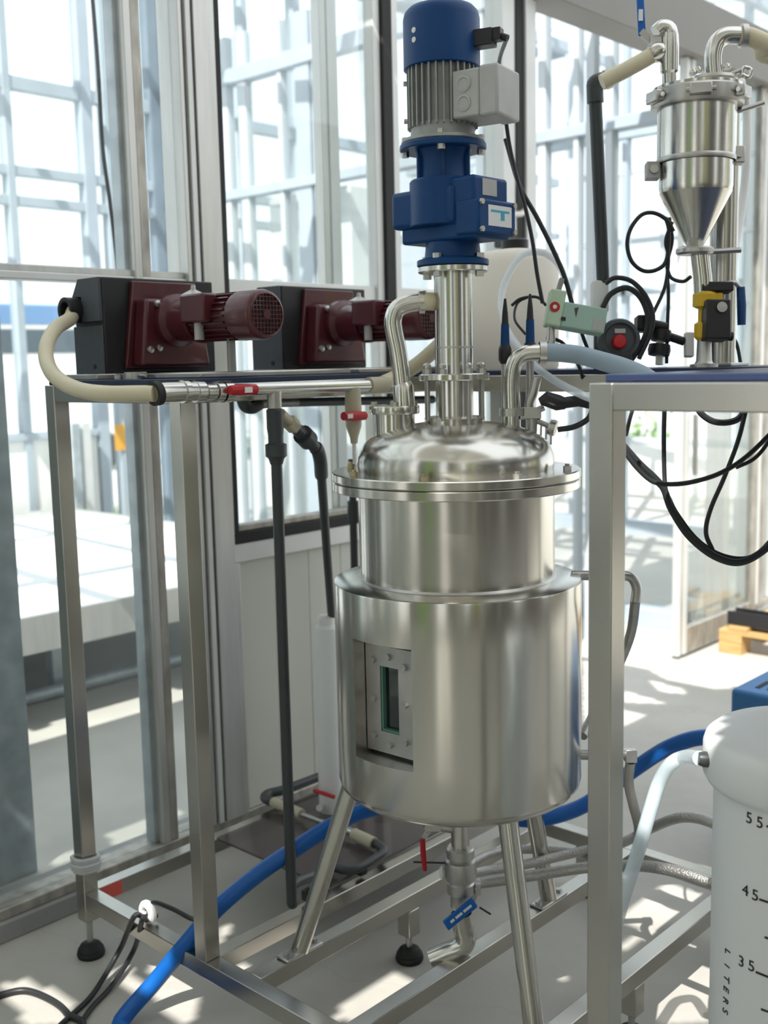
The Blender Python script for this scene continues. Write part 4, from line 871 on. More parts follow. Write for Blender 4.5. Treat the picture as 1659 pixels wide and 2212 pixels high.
# outlet elbow at the right
ep = spline([K(1545, 185), K(1541, 150), K(1540, 120), K(1548, 92), K(1568, 78), K(1600, 77)], 6)
MB().tube(ep, kr(18), 20).build('outlet_bend', POLISH, cy)
MB().lathe([(kr(20), -0.006), (kr(44), -0.006), (kr(46), 0), (kr(44), 0.006), (kr(20), 0.006)], K(1545, 172), (0.05, 0.0, 1), 28).build('bend_clamp', SATIN, cy)
MB().tube([K(1570, 165), K(1600, 152)], 0.005, 8).build('eye_bolt', SATIN, cy)
MB().tube(spline([K(1608, 146), K(1622, 150), K(1618, 166), K(1604, 160)], 5, True), 0.004, 8, True).build('eye_ring', POLISH, cy)
for px, py in ((1497, 145), (1508, 140), (1570, 133), (1405, 205)): MB().lathe([(0.008, 0), (0.009, 0.004), (0.007, 0.010), (0, 0.012)], K(px, py+16), CU, 12).build('lid_nut', POLISH, cy)
hose('cream_hose', [K(1596, 77), K(1620, 80), K(1660, 98), K(1700, 125), (-0.45, 2.42, 1.98), (-0.40, 2.46, 1.75), (-0.40, 2.46, ZB+0.0)], 0.019, CREAM, 'cream hose leaving the hopper outlet bend and arching down to the worktop', n=16)
MB().lathe([(0.0195, -0.006), (0.024, -0.006), (0.024, 0.006), (0.0195, 0.006)], K(1606, 78), CR, 24, closed_prof=True).build('hose_clip', SATIN, None, label='steel hose clip on the hopper outlet bend', cat='clip')
hose('white_hose', dp([(1600, 175, 2.5), (1612, 230, 2.55), (1613, 330, 2.55), (1605, 430, 2.55), (1590, 520, 2.52), (1580, 590, 2.45)]), 0.010, WHITE, 'thin white tube hanging down beside the hopper', n=12)
MB().tube([K(1586, 243), K(1650, 222)], 0.0055, 8).build('steel_rod', SATIN, cy)
# black standpipe
SPX, SPY = -1.14, 2.40
sp0 = at(1303, 612, SPX, SPY); sp1 = at(1285, 195, SPX, SPY)
st = root('standpipe', sp0, 'tall black PVC standpipe with an elbow, left of the steel hopper', 'pipe')
MB().tube([sp0, sp1], 0.0145, 20).build('pipe', PVC, st)
MB().tube(spline([at(1286, 222, SPX, SPY), sp1, at(1286, 180, SPX, SPY), at(1302, 174, SPX, SPY+0.0)], 5), 0.0185, 18).build('elbow', PVC, st)
MB().lathe([(0.015, -0.005), (0.0215, -0.005), (0.0215, 0.005), (0.015, 0.005)], at(1312, 171, SPX, SPY), CR+CU*0.4, 20).build('hose_clip', SATIN, st)
MB().obox(at(1295, 642, SPX, SPY), CR*0.018, CU*0.035, CF*0.018).build('bottom_socket', WHITE, st, 0.003)
MB().tube([at(1296, 675, SPX, SPY), Vector((at(1296, 675, SPX, SPY).x, at(1296, 675, SPX, SPY).y, ZB))], 0.014, 14).build('pipe', PVC, st)
# ---- cream container on the middle worktop
ct_y = 2.42; ctx = on(1113, 700, 1, ct_y).x; ctc = Vector((ctx, ct_y, 0)); hw = 92*((ctc-CAM).dot(_f0))/FPX
ztop = at(1113, 545, ctx, ct_y).z
cn = root('plastic_container', (ctx, ct_y, ZB), 'large cream plastic container standing behind the tank column', 'container')
MB().lathe([(0.0, ZB), (hw-0.004, ZB), (hw, ZB+0.006), (hw, ztop-0.03), (hw-0.006, ztop-0.012), (hw-0.022, ztop), (0.035, ztop+0.008)], (ctx, ct_y, 0), n=56).build('body', CRTANK, cn)
MB().lathe([(0.036, ztop+0.004), (0.036, ztop+0.03), (0.03, ztop+0.034), (0, ztop+0.034)], (ctx, ct_y, 0), n=28).build('cap', BLACK, cn)
# door latch on the partition post
dl = root('door_latch', on(1098, 500, 0, -2.60), 'dark metal latch with lever on the white partition post behind the gear motor', 'latch')
q = lambda px, py, x=-2.585: on(px, py, 0, x)
MB().obox(q(1100, 480), Vector((0.012, 0, 0)), Vector((0, 0.035, 0)), Vector((0, 0, 0.06))).build('latch_body', SATIN, dl, 0.004)
MB().tube([q(1085, 465, -2.56), q(1125, 462, -2.55), q(1140, 450, -2.55)], 0.012, 10).build('latch_lever', SATIN, dl)
MB().obox(q(1092, 520), Vector((0.02, 0, 0)), Vector((0, 0.05, 0)), Vector((0, 0, 0.03))).build('latch_block', BLACK, dl, 0.006)
# ---- probes in the lid
def probe(px, pyt, pyn, py1, off, lab):
    g_ = lambda y, dx=0: at(px+dx, y, AX.x+off[0], AX.y+off[1])
    r_ = root('electrode_probe', g_(py1), lab, 'probe', 'electrode probes')
    zt_ = g_(pyt).z
    MB().tube([g_(pyn), g_(pyt)], [0.010, 0.0085], 14).build('probe_body', BLUE, r_)
    MB().tube([g_(pyn+38), g_(pyn+30), g_(pyn+6), g_(pyn-2)], [0.010, 0.014, 0.014, 0.011], 16).build('lock_nut', BLACK, r_)
    MB().tube([g_(py1), g_(pyn+36)], 0.0085, 12).build('probe_stem', SATIN, r_)
    MB().tube([g_(pyt), g_(pyt-25), g_(pyt-55)], [0.0075, 0.006, 0.0025], 12).build('strain_relief', BLACK, r_)
probe(1091, 700, 748, 935, (0.06, 0.12), 'blue and black electrode probe in the tank lid beside the bent pipe')
probe(1145, 690, 742, 935, (0.10, 0.16), 'blue and black electrode probe with tapered black tip in front of the cream container')
# ---- pale green valve block
gb = root('valve_block', dep(1240, 720, 2.42), 'pale green control block with a red round emblem above the grey-blue hose', 'control box')
def G(px, py, d=2.42): return dep(px, py, d)
tx = (CR*0.985-CU*0.17).normalized(); ty = (CU*0.985+CR*0.17).normalized()
s_ = 2.42/FPX
lb = MB().obox(G(1198, 668), tx*(17*s_), ty*(39*s_), CF*0.022).build('end_block', GREENL, gb, 0.003)
MB().obox(G(1258, 690), tx*(47*s_), ty*(27*s_), CF*0.024).build('block_body', GREEN, gb, 0.003)
MB().lathe([(0, 0.0016), (11*s_, 0.0014), (11*s_, 0)], G(1195, 667)-CF*0.0222, -CF, 28).build('emblem', RED, lb)
MB().lathe([(0, 0.0010), (4.5*s_, 0.0008), (4.5*s_, 0)], G(1195, 667)-CF*0.0240, -CF, 20).build('emblem_mark', STICK, lb)
MB().obox(G(1287, 705)-CF*0.0245, tx*(11*s_), ty*(13*s_), CF*0.0006).build('label', BOXG, gb)
MB().obox(G(1213, 693)-CF*0.0245, tx*(5*s_), ty*(4*s_), CF*0.0008).build('socket', BLACK, gb)
MB().prism([G(1237, 670)-CF*0.0243, G(1246, 668)-CF*0.0243, G(1240, 690)-CF*0.0243], -CF*0.0006).build('print', SLATE, gb)
MB().tube([G(1205, 632), G(1214, 602)], 0.006, 12).build('adjuster', CAST, gb)
MB().tube([G(1190, 705), G(1190, 735), G(1180, 760)], [0.008, 0.010, 0.011], 12).build('fitting', SATIN, gb)
# ---- black reel with red button
rl = root('push_button_box', G(1335, 790, 2.45), 'round black control pod with a red push button on the right worktop', 'switch')
MB().lathe([(0.0, -0.03), (0.045, -0.03), (0.047, 0.0), (0.043, 0.01), (0.036, 0.012), (0.032, 0.004), (0.0, 0.004)], G(1338, 733, 2.45), -CF, 36).build('pod', SLATE, rl)
MB().lathe([(0.016, 0), (0.016, 0.012), (0.013, 0.017), (0, 0.018)], G(1335, 740, 2.45)-CF*0.004, -CF, 24).build('button', RED, rl)
MB().obox(G(1338, 716, 2.45)-CF*0.006, CR*0.012, CU*0.005, CF*0.002).build('tag', BOXG, rl)
MB().obox(G(1338, 778, 2.45), CR*0.025, CU*0.014, CF*0.02).build('pod_foot', BLACK, rl, 0.003)
# ---- black fittings next to it
kf = root('black_fittings', G(1425, 785, 2.5), 'cluster of black hand-wheel fittings beside the yellow valve', 'fitting')
MB().obox(G(1392, 700, 2.5), CR*0.02, CU*0.018, CF*0.02).build('coupling_block', BLACK, kf, 0.004)
MB().tube([G(1405, 700, 2.5), G(1438, 708, 2.5)], 0.012, 12).build('arm', BLACK, kf)
MB().lathe([(0.022, -0.012), (0.024, 0), (0.022, 0.012)], G(1428, 725, 2.5), CU+CR*0.1, 20).build('hand_wheel', BLACK, kf)
MB().lathe([(0.024, -0.012), (0.026, 0), (0.024, 0.012)], G(1424, 756, 2.5), CU+CR*0.1, 20).build('hand_wheel', BLACK, kf)
MB().tube([G(1426, 715, 2.5), G(1424, 788, 2.5)], 0.009, 10).build('spindle', SATIN, kf)
MB().tube([G(1440, 725, 2.5), G(1478, 738, 2.5)], 0.010, 10).build('arm', BLACK, kf)
MB().obox(G(1488, 745, 2.5), CR*0.010, CU*0.028, CF*0.01).build('white_block', WHITE, kf, 0.003)
# ---- black quick coupling hanging right of the lid
qc = root('quick_coupling', at(1190, 865, AX.x+0.1, AX.y+0.05), 'black plastic coupling with a curved cable to the right of the tank lid', 'coupling')
QV = lambda px, py: at(px, py, AX.x+0.10, AX.y+0.05)
MB().tube([QV(1166, 868), QV(1180, 862), QV(1205, 870), QV(1222, 872)], [0.008, 0.016, 0.017, 0.012], 14).build('coupling_body', BLACK, qc)
MB().tube([QV(1205, 872), QV(1250, 866), QV(1292, 876)], [0.012, 0.012, 0.011], 14).build('coupling_tail', BLACK, qc)
MB().tube(spline([QV(1282, 880), QV(1270, 905), QV(1240, 922), QV(1205, 928)], 6), 0.006, 10).build('cable', CABLE, qc)
# small bright cup left of it
# ================================================================== CABLES
def cable(pts, lab, r=0.0045, m=CABLE, grp=None, name='cable', n=10): return hose(name, dp(pts), r, m, lab, 'cable', grp, n=n)
hose('cable', [PLUG]+dp([(1078, 140, 2.4), (1088, 220, 2.42), (1100, 310, 2.45), (1118, 390, 2.45), (1135, 450, 2.45), (1150, 520, 2.45), (1160, 590, 2.45), (1172, 655, 2.45)]), 0.0045, CABLE, 'black cable hanging from the motor plug down past the gearbox', 'cable')
cable([(1092, 300, 2.47), (1122, 400, 2.47), (1160, 470, 2.47), (1195, 540, 2.47), (1220, 600, 2.47), (1238, 665, 2.47)], 'black cable running slantwise to the pale green control block', 0.0055)
cable([(1105, 660, 2.5), (1125, 645, 2.5), (1160, 642, 2.5), (1180, 660, 2.5)], 'thin olive cable arching over the two electrode probes', 0.0035)
cable([(1145, 640, 2.5), (1118, 655, 2.5), (1112, 690, 2.48), (1135, 722, 2.46)], 'thin olive cable drooping beside the tapered electrode probe', 0.003)
cable([(1180, 730, 2.46), (1205, 735, 2.46), (1222, 748, 2.46), (1250, 790, 2.5), (1262, 830, 2.55)], 'black cable dropping behind the grey-blue hose', 0.0042)
cable([(1255, 715, 2.47), (1268, 750, 2.5), (1290, 800, 2.55)], 'short black cable below the pale green control block', 0.0042)
cable([(1308, 612, 2.45), (1330, 600, 2.45), (1365, 608, 2.45), (1395, 640, 2.45), (1410, 680, 2.45), (1405, 720, 2.45), (1380, 775, 2.45)], 'black cable arching from the standpipe base over the red button pod', 0.0055)
cable([(1302, 665, 2.46), (1320, 635, 2.46), (1355, 622, 2.46), (1385, 645, 2.46), (1400, 690, 2.46), (1390, 735, 2.46), (1362, 780, 2.46)], 'black cable making the inner arch over the red button pod', 0.0065)
lp = [(1455, 500, 2.5), (1440, 475, 2.5), (1412, 460, 2.5), (1385, 465, 2.5), (1362, 495, 2.5), (1355, 530, 2.5), (1365, 565, 2.5), (1390, 585, 2.5), (1420, 582, 2.5), (1440, 560, 2.5), (1445, 500, 2.5), (1438, 470, 2.5)]
cable(lp, 'black cable coiled in a large loop left of the hopper cone', 0.0048)
cable([(1452, 480, 2.5), (1438, 520, 2.5), (1444, 560, 2.5), (1436, 620, 2.5), (1412, 675, 2.5)], 'black cable hanging from the coil down to the button pod', 0.0042)
cable([(1446, 470, 2.52), (1452, 520, 2.52), (1442, 570, 2.52), (1444, 640, 2.52), (1442, 700, 2.52), (1440, 785, 2.52)], 'straight black cable hanging from the coil to the worktop', 0.0042)
cable([(1440, 575, 2.5), (1450, 600, 2.5), (1475, 608, 2.48), (1492, 598, 2.46)], 'short black cable from the coil to the hopper outlet pipe', 0.0042)
cable([(1582, 728, 2.5), (1592, 745, 2.5), (1600, 785, 2.5)], 'black cable from the actuator box down to the blue worktop', 0.0042)
# under the right worktop
cable([(1372, 868, 1.85), (1362, 900, 1.85), (1352, 940, 1.88)], 'black cable just behind the front steel post under the worktop', 0.0035)
cable([(1345, 970, 1.9), (1375, 1010, 1.9), (1410, 1040, 1.9), (1450, 1046, 1.9), (1500, 1040, 1.9), (1560, 1020, 1.9), (1620, 980, 1.9), (1700, 900, 1.9)], 'black cable slung shallowly under the right worktop', 0.0042)
cable([(1340, 955, 1.95), (1380, 1000, 1.95), (1430, 1050, 1.95), (1450, 1100, 1.95), (1490, 1160, 1.95), (1550, 1205, 1.95), (1610, 1212, 1.95), (1680, 1160, 1.95), (1740, 1060, 1.95)], 'thick black cable hanging in the deepest sag under the right worktop', 0.0065)
cable([(1345, 965, 1.97), (1395, 1020, 1.97), (1435, 1060, 1.97), (1462, 1110, 1.97), (1510, 1170, 1.97), (1570, 1203, 1.97), (1630, 1200, 1.97), (1690, 1140, 1.97)], 'second black cable in the deep sag under the right worktop', 0.0045)
cable([(1436, 868, 2.0), (1434, 950, 2.0), (1436, 1040, 2.0), (1442, 1075, 1.98)], 'black cable hanging straight down in front of the sliding door edge', 0.0042)
cable([(1503, 862, 2.0), (1512, 890, 2.0), (1540, 910, 2.0), (1575, 912, 2.0), (1600, 900, 2.0), (1615, 868, 2.0)], 'black cable in a small loop right under the worktop rail', 0.006)
cable([(1615, 870, 1.98), (1595, 950, 1.98), (1565, 1030, 1.98), (1535, 1100, 1.98), (1525, 1150, 1.98), (1540, 1190, 1.97)], 'black cable curving from the small loop to the deep sag', 0.0042)
cable([(1590, 1010, 1.92), (1630, 990, 1.92), (1662, 950, 1.92), (1690, 880, 1.92)], 'thin black cable joining the shallow sag near the frame side', 0.0035)
MB().lathe([(0.0, 0), (0.016, 0.0), (0.02, 0.012), (0.0, 0.012)], dep(1478, 878, 1.9), CU, 20).build('rubber_plug', RUBBER, None, label='black rubber plug under the right worktop rail', cat='plug')

# ================================================================== LOW HOSES
bh = [(-1.2, -1.6, 0.0205), (-1.55, -0.6, 0.0205), (-1.85, 0.2, 0.0205), fl(200, 2310, 0.0205), fl(262, 2205, 0.022), fl(335, 2120, 0.09), at(405, 2035, -1.965, 1.40), at(470, 1962, -1.90, 1.49), at(555, 1890, -1.84, 1.60), at(640, 1832, -1.80, 1.68), at(720, 1782, -1.76, 1.78), at(800, 1748, -1.70, 1.90), at(900, 1738, -1.62, 2.02), at(1000, 1752, -1.52, 2.14), at(1130, 1770, -1.40, 2.24), at(1190, 1765, -1.34, 2.29), at(1270, 1735, -1.27, 2.38), at(1370, 1662, -1.18, 2.5), at(1450, 1612, -1.06, 2.56), at(1530, 1592, -0.95, 2.62), at(1620, 1610, -0.85, 2.68)]
hose('blue_hose', bh, 0.0195, BHOSE, 'thick bright blue hose running from the floor under the tank to the white drum', n=18)
b1_ = [at(1005, 1890, -1.46, 1.90), at(1040, 1882, -1.44, 2.0), at(1130, 1868, -1.38, 2.1), at(1260, 1838, -1.3, 2.2), at(1340, 1822, -1.22, 2.2), at(1400, 1792, -1.12, 2.15), at(1460, 1768, -1.02, 2.1), at(1510, 1768, -0.95, 2.1), at(1570, 1790, -0.88, 2.1)]
hose('braided_hose', b1_, 0.0115, BRAID, 'steel-braided hose arching up towards the white drum', n=14, group=None)
b2_ = [at(1005, 1910, -1.46, 1.9), at(1060, 1905, -1.42, 1.95), at(1160, 1890, -1.34, 2.0), at(1260, 1875, -1.25, 2.05), at(1340, 1870, -1.18, 2.05), at(1400, 1872, -1.1, 2.02), at(1470, 1885, -1.02, 2.0), at(1560, 1915, -0.92, 2.0)]
hose('braided_hose', b2_, 0.0125, BRAID, 'steel-braided hose lying straight above the right frame rail', n=14)
b3_ = [at(1000, 1875, -1.46, 1.92), at(1060, 1845, -1.44, 2.1), at(1130, 1835, -1.4, 2.2), at(1240, 1842, -1.3, 2.25), at(1290, 1862, -1.25, 2.2)]
hose('braided_hose', b3_, 0.0105, BRAID, 'short steel-braided hose between the drain valve and the frame', n=14)
hose('steel_tube', [V(1373, 1295), at(1362, 1370, AX.x, AX.y+0.1), at(1330, 1450, AX.x, AX.y+0.15), at(1290, 1530, AX.x, AX.y+0.1), at(1258, 1590, AX.x, AX.y)], 0.011, SATIN, 'bent steel tube sloping from the upper jacket port back to the jacket side', 'pipe')
hose('steel_tube', [V(1362, 1645), at(1358, 1690, AX.x, AX.y+0.02), at(1368, 1740, AX.x, AX.y+0.03), at(1380, 1790, AX.x, AX.y+0.05), at(1378, 1850, AX.x, AX.y+0.08)], 0.011, SATIN, 'steel tube dropping from the lower jacket port behind the clear hose', 'pipe')
# ---- graduated drum
DC = dep(1752, 1700, 1.80); DC.z = 0
k_ = 1.80/FPX; RD = 202*k_; RL = 226*k_; zl = at(1752, 1600, DC.x, DC.y).z
gd = root('graduated_drum', (DC.x, DC.y, 0), 'tall milky white drum with a rounded lid and printed litre marks', 'drum')
MB().lathe([(0, 0.0), (RD-0.006, 0.0), (RD, 0.008), (RD, zl-0.03), (RD-0.01, zl-0.028)], DC, n=72).build('drum_body', HDPE, gd)
MB().lathe([(RD+0.002, zl-0.075), (RL-0.006, zl-0.070), (RL, zl-0.058), (RL, zl-0.012), (RL-0.004, zl), (RL-0.016, zl+0.010), (RL-0.05, zl+0.014), (0, zl+0.016)], DC, n=72).build('drum_lid', HDPE, gd, angle=50)
TD = math.atan2(-DC.y, -DC.x)
def dd(px, py):                                       # point on the drum surface under a pixel
    d = ray(px, py); o = CAM-DC; a = d.x*d.x+d.y*d.y; b = 2*(o.x*d.x+o.y*d.y); c = o.x*o.x+o.y*o.y-(RD+0.0006)**2
    t = (-b-math.sqrt(max(0, b*b-4*a*c)))/(2*a); return CAM+d*t
def dtext(body, px, py, size, rot=0):
    p = dd(px, py); nn = Vector((p.x-DC.x, p.y-DC.y, 0)).normalized(); tt = Vector((-nn.y, nn.x, 0)); u = Vector((0, 0, 1))
    R = Matrix.Rotation(rad(rot), 3, nn); return text(body, PRINT, gd, 'print', p, R @ tt, R @ u, size)
for (body, spots) in (('5', ((1618, 1768), (1641, 1778), (1631, 1935), (1623, 2088), )), ('4', ((1610, 1924),)), ('3', ((1601, 2078),))):
    for s in spots: dtext(body, s[0], s[1], 0.026)
for ch_, py in zip('LITERS', (2056, 2086, 2114, 2137, 2162, 2184)): dtext(ch_, 1571-(py-2056)*0.04, py, 0.020, -90)
for px, py in ((1672, 1789), (1656, 1948), (1648, 2106), (1668, 2030), (1660, 2186)):
    p = dd(px, py); nn = Vector((p.x-DC.x, p.y-DC.y, 0)).normalized(); tt = Vector((-nn.y, nn.x, 0)); MB().obox(p, tt*0.012, Vector((0, 0, 0.0016)), nn*0.0006).build('tick_mark', PRINT, gd)
hp0 = at(1528, 1640, DC.x, DC.y)
MB().tube([at(1560, 1642, DC.x, DC.y), at(1520, 1640, DC.x, DC.y), at(1508, 1638, DC.x, DC.y)], [0.013, 0.013, 0.010], 14).build('hose_socket', PVC, gd)
hose('clear_hose', [at(1512, 1638, DC.x, DC.y)]+dp([(1480, 1636, 1.88), (1450, 1650, 1.9), (1424, 1690, 1.92), (1406, 1745, 1.92), (1390, 1800, 1.92), (1372, 1860, 1.92), (1352, 1920, 1.92), (1335, 1980, 1.95), (1325, 2030, 2.0)]), 0.0125, CHOSE, 'clear bluish hose from the drum lid curving down behind the front post', n=14)
# ---- floor cables
wc2 = at(304, 1930, -2.1, YFR)
cp = root('cable_clip', (wc2.x, wc2.y, ZR1), 'white plastic cable ring standing on the lower frame rail', 'clip')
rp = [Vector((wc2.x, YFR, ZR1+0.029))+(Vector((1, 0.0, 0))*math.cos(t)+Vector((0, 0, 1))*math.sin(t))*0.019 for t in [2*PI*i/20 for i in range(20)]]
MB().tube(rp, 0.0105, 10, True).build('clip_ring', WHITE, cp)
W_ = (wc2.x, YFR-0.01, ZR1+0.02)
hose('cable', [Vector(W_)+Vector((0.002, 0.03, 0.0)), W_, at(290, 1980, -2.1, 1.35), fl(262, 2045, 0.07), fl(225, 2110, 0.02), fl(190, 2160, 0.008), fl(130, 2215, 0.007), fl(60, 2290, 0.007), (-2.25, 0.7, 0.007), (-2.4, 0.1, 0.007), (-2.3, -0.8, 0.007)], 0.0065, CABLE, 'black cable dropping from the white ring across the floor, outer of two', 'cable', 'floor cables')
hose('cable', [Vector(W_)+Vector((0.008, 0.03, -0.004)), Vector(W_)+Vector((0.008, 0, -0.004)), at(308, 1985, -2.08, 1.33), fl(290, 2050, 0.05), fl(245, 2125, 0.012), fl(195, 2180, 0.007), fl(165, 2230, 0.007), fl(140, 2280, 0.007), (-2.1, 0.7, 0.007), (-2.15, 0.0, 0.007), (-2.0, -0.9, 0.007)], 0.0065, CABLE, 'black cable dropping from the white ring across the floor, nearer the blue hose', 'cable', 'floor cables')
hose('cable', [Vector(W_)+Vector((0.0, 0.01, 0.0)), at(330, 1950, -2.07, 1.45), at(372, 1963, -2.0, 1.46), at(415, 1985, -1.95, 1.46), at(450, 1990, -1.88, 1.50)], 0.0055, CABLE, 'black cable from the white ring along the rail behind the frame post', 'cable', 'floor cables')
hose('cable', [(-2.55, -0.6, 0.008), (-2.54, 0.3, 0.008), (-2.52, 0.9, 0.008), fl(-40, 2165, 0.008), fl(0, 2150, 0.008), fl(55, 2140, 0.008), fl(110, 2160, 0.008), fl(145, 2190, 0.008), fl(165, 2240, 0.008), (-1.98, 0.8, 0.008), (-1.7, 0.2, 0.008), (-1.5, -0.8, 0.008)], 0.008, CABLE, 'thick black cable curving over the floor near the glass wall', 'cable', 'floor cables')
# ---- blue machine box and pallet on the right
bz = 0.55; bc_ = fl(1578, 1487, bz)
bb = root('blue_machine', (bc_.x+0.25, bc_.y+0.25, 0), 'blue painted machine casing with ventilation slots behind the white drum', 'machine')
BLUEM = mat('machine_blue', (0.06, 0.20, 0.45), 0.45, noise=0.05, nscale=4)
MB().box(bc_.x, bc_.x+0.5, bc_.y, bc_.y+0.55, 0.03, bz).build('casing', BLUEM, bb, 0.012, seg=3)
for i in range(6): MB().box(bc_.x+0.05+i*0.035, bc_.x+0.065+i*0.035, bc_.y+0.05, bc_.y+0.13, bz-0.002, bz+0.0012).build('vent_slot', DARK, bb)
for dx in (0.06, 0.44):
    for dy in (0.06, 0.49): MB().cyl((bc_.x+dx, bc_.y+dy, 0), (bc_.x+dx, bc_.y+dy, 0.03), 0.02, 14).build('foot', RUBBER, bb)
p0 = fl(1552, 1408)
pa_ = root('wooden_pallet', (p0.x+0.5, p0.y+0.4, 0), 'pale wooden pallet on the floor beyond the blue machine', 'pallet')
for i in range(3):
    for j in range(3): MB().box(p0.x+i*0.5, p0.x+0.12+i*0.5, p0.y+j*0.34, p0.y+0.11+j*0.34, 0.0, 0.10).build('block', WOOD, pa_, 0.003)
for j in range(3): MB().box(p0.x, p0.x+1.12, p0.y+j*0.34, p0.y+0.11+j*0.34, 0.10, 0.122).build('stringer_board', WOOD, pa_, 0.002)
for i in range(5): MB().box(p0.x+0.05+i*0.25, p0.x+0.15+i*0.25, p0.y, p0.y+0.79, 0.122, 0.144).build('deck_board', WOOD, pa_, 0.002)
fk = root('steel_beam', (p0.x+0.7, p0.y+0.06, 0.144), 'black steel channel lying across the wooden pallet', 'beam')
MB().box(p0.x+0.03, p0.x+1.3, p0.y+0.03, p0.y+0.13, 0.144, 0.152).build('web', BLACK, fk, 0.001)
MB().box(p0.x+0.03, p0.x+1.3, p0.y+0.03, p0.y+0.038, 0.152, 0.215).build('side_flange', BLACK, fk, 0.001)
MB().box(p0.x+0.03, p0.x+1.3, p0.y+0.122, p0.y+0.13, 0.152, 0.215).build('side_flange', BLACK, fk, 0.001)

# ================================================================== BEYOND THE GLASS
bn = root('greenhouse_bench', (-5.6, 2.0, 0), 'long low greenhouse bench with pale bed sheets and aluminium rim beyond the glass', 'bench')
BX0, BX1, BY0, BY1 = -7.15, -4.06, -2.6, 4.25
for x0, x1, y0, y1 in ((BX1-0.03, BX1, BY0, BY1), (BX0, BX0+0.03, BY0, BY1), (BX0+0.03, BX1-0.03, BY0, BY0+0.03), (BX0+0.03, BX1-0.03, BY1-0.03, BY1)):
    bx('rim', ALU, bn, x0, x1, y0, y1, 0.345, 0.505, 0.004)
nx, ny = 4, 8; wx = (BX1-BX0-0.06)/nx; wy = (BY1-BY0-0.06)/ny
for i in range(nx):
    for j in range(ny): bx('bed_sheet', BENCHW, bn, BX0+0.03+i*wx+0.006, BX0+0.03+(i+1)*wx-0.006, BY0+0.03+j*wy+0.006, BY0+0.03+(j+1)*wy-0.006, 0.44, 0.462, 0.003)
bx('under_frame', GALV, bn, BX0+0.1, BX1-0.1, BY0+0.1, BY1-0.1, 0.40, 0.44)
for x in (BX0+0.4, BX1-0.5):
    for y in (-2.2, -0.5, 1.2, 2.6, 3.9): bx('leg', GALV, bn, x-0.03, x+0.03, y-0.03, y+0.03, 0.0, 0.40, 0.003)
MB().cyl((-4.47, -2.6, 0.035), (-4.47, 5.3, 0.035), 0.03, 14).build('heating_pipe', GALV, None, label='galvanised heating pipe lying on the floor in front of the bench', cat='pipe')
gs = fl(95, 1890); 
sh_ = root('leaning_sheet', (gs.x, gs.y-0.4, 0), 'blue-grey galvanised sheet standing just behind the glass partition', 'sheet')
bx('sheet', GALV, sh_, gs.x-0.05, gs.x-0.035, gs.y-0.9, gs.y, 0.0, 1.75, 0.002)
bx('edge_profile', ALUW, sh_, gs.x-0.035, gs.x-0.02, gs.y-0.16, gs.y-0.13, 0.0, 1.74, 0.002)
# cable hanging behind the glass
hose('cable', [(-2.95, on(197, -40, 0, -2.95).y, 2.6), on(200, 0, 0, -2.95), on(212, 150, 0, -2.95), on(222, 320, 0, -2.95), on(238, 440, 0, -2.95), on(252, 560, 0, -2.95), on(256, 620, 0, -2.95)], 0.006, CABLE, 'dark cable hanging behind the upper glass beside the mullion', 'cable')
# white cabinet beyond the window, orange sign, grey column
cb = root('white_cabinet', (-6.1, 5.8, 0), 'tall white cabinet with grey door gaps behind the cross partition', 'cabinet')
ca = on(585, 560, 1, 5.58); cbx = on(705, 560, 1, 5.58)
bx('body', LWALL, cb, ca.x, cbx.x+0.25, 5.58, 6.02, 0.0, on(600, 425, 1, 5.58).z, 0.01)
for px in (648, 690): 
    x = on(px, 520, 1, 5.58).x; bx('door_gap', GALV, cb, x-0.012, x+0.012, 5.575, 5.582, 0.3, on(600, 445, 1, 5.58).z)
sg = on(268, 945, 0, XO+0.08)
bx('sign', ORANGE, None, XO+0.055, XO+0.06, sg.y-0.07, sg.y+0.07, sg.z-0.10, sg.z+0.10, 0.001, label='small orange sign on the outer greenhouse wall', cat='sign')
gk = on(205, 1000, 0, -7.0)
gcol = root('grey_column', (-7.28, gk.y, 0), 'broad grey ribbed column standing beside the white low wall', 'column')
for i, (w_, m_) in enumerate(((0.10, ALUW), (0.07, GALV), (0.08, ALUW))):
    yy = gk.y-0.13+i*0.095; bx('column_profile', m_, gcol, -7.31, -7.25+0.02*(i % 2), yy, yy+w_, 0.0, on(205, 915, 0, -7.0).z, 0.004)
# hand cart wheel seen through the window
wk_ = on(655, 1070, 0, -3.6)
wh_ = root('hand_truck', (wk_.x, wk_.y, 0), 'small hand truck with dark wheels beyond the window panel', 'cart')
for s in (-0.10, 0.10): MB().lathe([(0.02, -0.02), (0.13, -0.025), (0.14, 0), (0.13, 0.025), (0.02, 0.02)], (wk_.x+s*0.2, wk_.y+s, 0.14), (0.2, 1, 0), 24).build('wheel', TYRE, wh_)
MB().tube([(wk_.x, wk_.y-0.12, 0.14), (wk_.x, wk_.y+0.12, 0.14)], 0.015, 10).build('axle', SATIN, wh_)
for s in (-0.08, 0.08): MB().tube([(wk_.x, wk_.y+s, 0.14), (wk_.x-0.12, wk_.y+s, 0.75)], 0.014, 10).build('handle_tube', ORANGE, wh_)
MB().tube([(wk_.x-0.12, wk_.y-0.08, 0.75), (wk_.x-0.12, wk_.y+0.08, 0.75)], 0.014, 10).build('handle_bar', ORANGE, wh_)
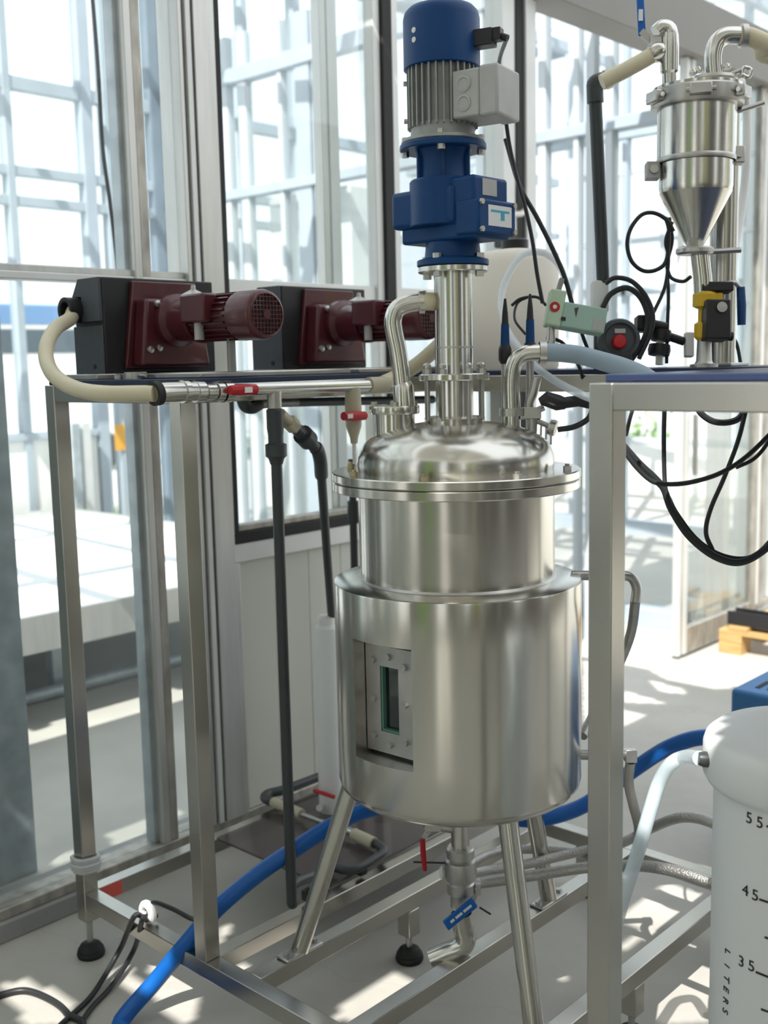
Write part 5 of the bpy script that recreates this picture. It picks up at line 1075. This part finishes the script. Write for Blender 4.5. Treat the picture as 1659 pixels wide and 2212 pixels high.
# outdoor vehicles beyond the outer wall
def vehicle(name, x, y, L, Wd, H1, H2, body, lab, cat, van=False):
    r_ = root(name, (x, y, -0.04), lab, cat)
    z0 = 0.25
    if van: pr_ = [(-L/2, z0), (L/2, z0), (L/2, H1), (L/2-0.35, H1+0.12), (L/2-0.8, H2), (-L/2, H2)]
    else: pr_ = [(-L/2, z0), (L/2, z0), (L/2, H1-0.1), (L/2-0.9, H1), (-L/2+0.5, H1), (-L/2, H1-0.08)]
    MB().prism([(x-Wd/2, y+a, z) for a, z in pr_], (Wd, 0, 0)).build('body', body, r_, 0.05, seg=3)
    if not van:
        MB().prism([(x-Wd/2+0.12, y+a, z) for a, z in ((-L/2+0.5, H1-0.02), (L/2-1.0, H1-0.02), (L/2-1.7, H2), (-L/2+1.0, H2))], (Wd-0.24, 0, 0)).build('cabin_glass', CARGLASS, r_, 0.04)
        MB().box(x-Wd/2+0.2, x+Wd/2-0.2, y-L/2+1.0, y+L/2-1.72, H2-0.01, H2+0.03).build('roof', body, r_, 0.03)
    else:
        MB().box(x+Wd/2-0.01, x+Wd/2+0.012, y-L/2+0.4, y+L/2-0.9, H1+0.2, H2-0.3).build('side_window', CARGLASS, r_, 0.02)
        MB().box(x-Wd/2, x+Wd/2+0.015, y-L/2, y+L/2-0.9, H2-0.25, H2+0.05).build('roof', CARB, r_, 0.03)
    for sx in (-1, 1):
        for sy in (-1, 1): MB().lathe([(0.1, -0.1), (0.3, -0.1), (0.32, 0), (0.3, 0.1), (0.1, 0.1)], (x+sx*(Wd/2-0.08), y+sy*(L/2-0.8), 0.28), (1, 0, 0), 24).build('wheel', TYRE, r_)
c1 = fl(55, 930, 0.9); vehicle('parked_car', -10.9, 4.2, 3.9, 1.7, 0.95, 1.42, CARW, 'white parked car outside the low white wall', 'car')
vehicle('parked_van', -15.5, 7.6, 5.0, 2.0, 1.55, 2.4, CARW, 'white van with a blue roof parked further off outside the greenhouse', 'van', True)
# shrubs outside the glass
for i, (px, py, s) in enumerate(((240, 1092, 0.13), (285, 1094, 0.12), (345, 1092, 0.12), (520, 960, 0.4), (1395, 945, 0.5))):
    g0 = fl(px, py+25); 
    if i == 4: g0 = fl(px, 975); 
    r_ = root('shrub', (g0.x, g0.y, -0.04), ('low green shrub outside, beside the grey column', 'tiny green shrub outside, right of the grey column', 'small green plant outside behind the bench end', 'green shrub outside seen low through the gasketed window', 'green shrub outside seen through the doorway')[i], 'shrub')
    m_ = MB(); rnd = random.Random(i)
    for k in range(260):
        v = Vector((rnd.gauss(0, .5), rnd.gauss(0, .5), abs(rnd.gauss(0, .55)))) * s; d_ = Vector((rnd.uniform(-1, 1), rnd.uniform(-1, 1), rnd.uniform(-.4, 1))).normalized(); a_, b_, _ = basis(d_)
        c_ = Vector((g0.x, g0.y, 0.02))+v; m_.add([c_-a_*0.03*s*3, c_+d_*0.08*s*3, c_+a_*0.03*s*3, c_-d_*0.04*s*3], [(0, 1, 2, 3)])
    m_.build('leaves', LEAF, r_, smooth=False, kind='stuff')
    MB().cyl((g0.x, g0.y, -0.04), (g0.x, g0.y, 0.5*s), 0.012, 8).build('stem', WOOD, r_)
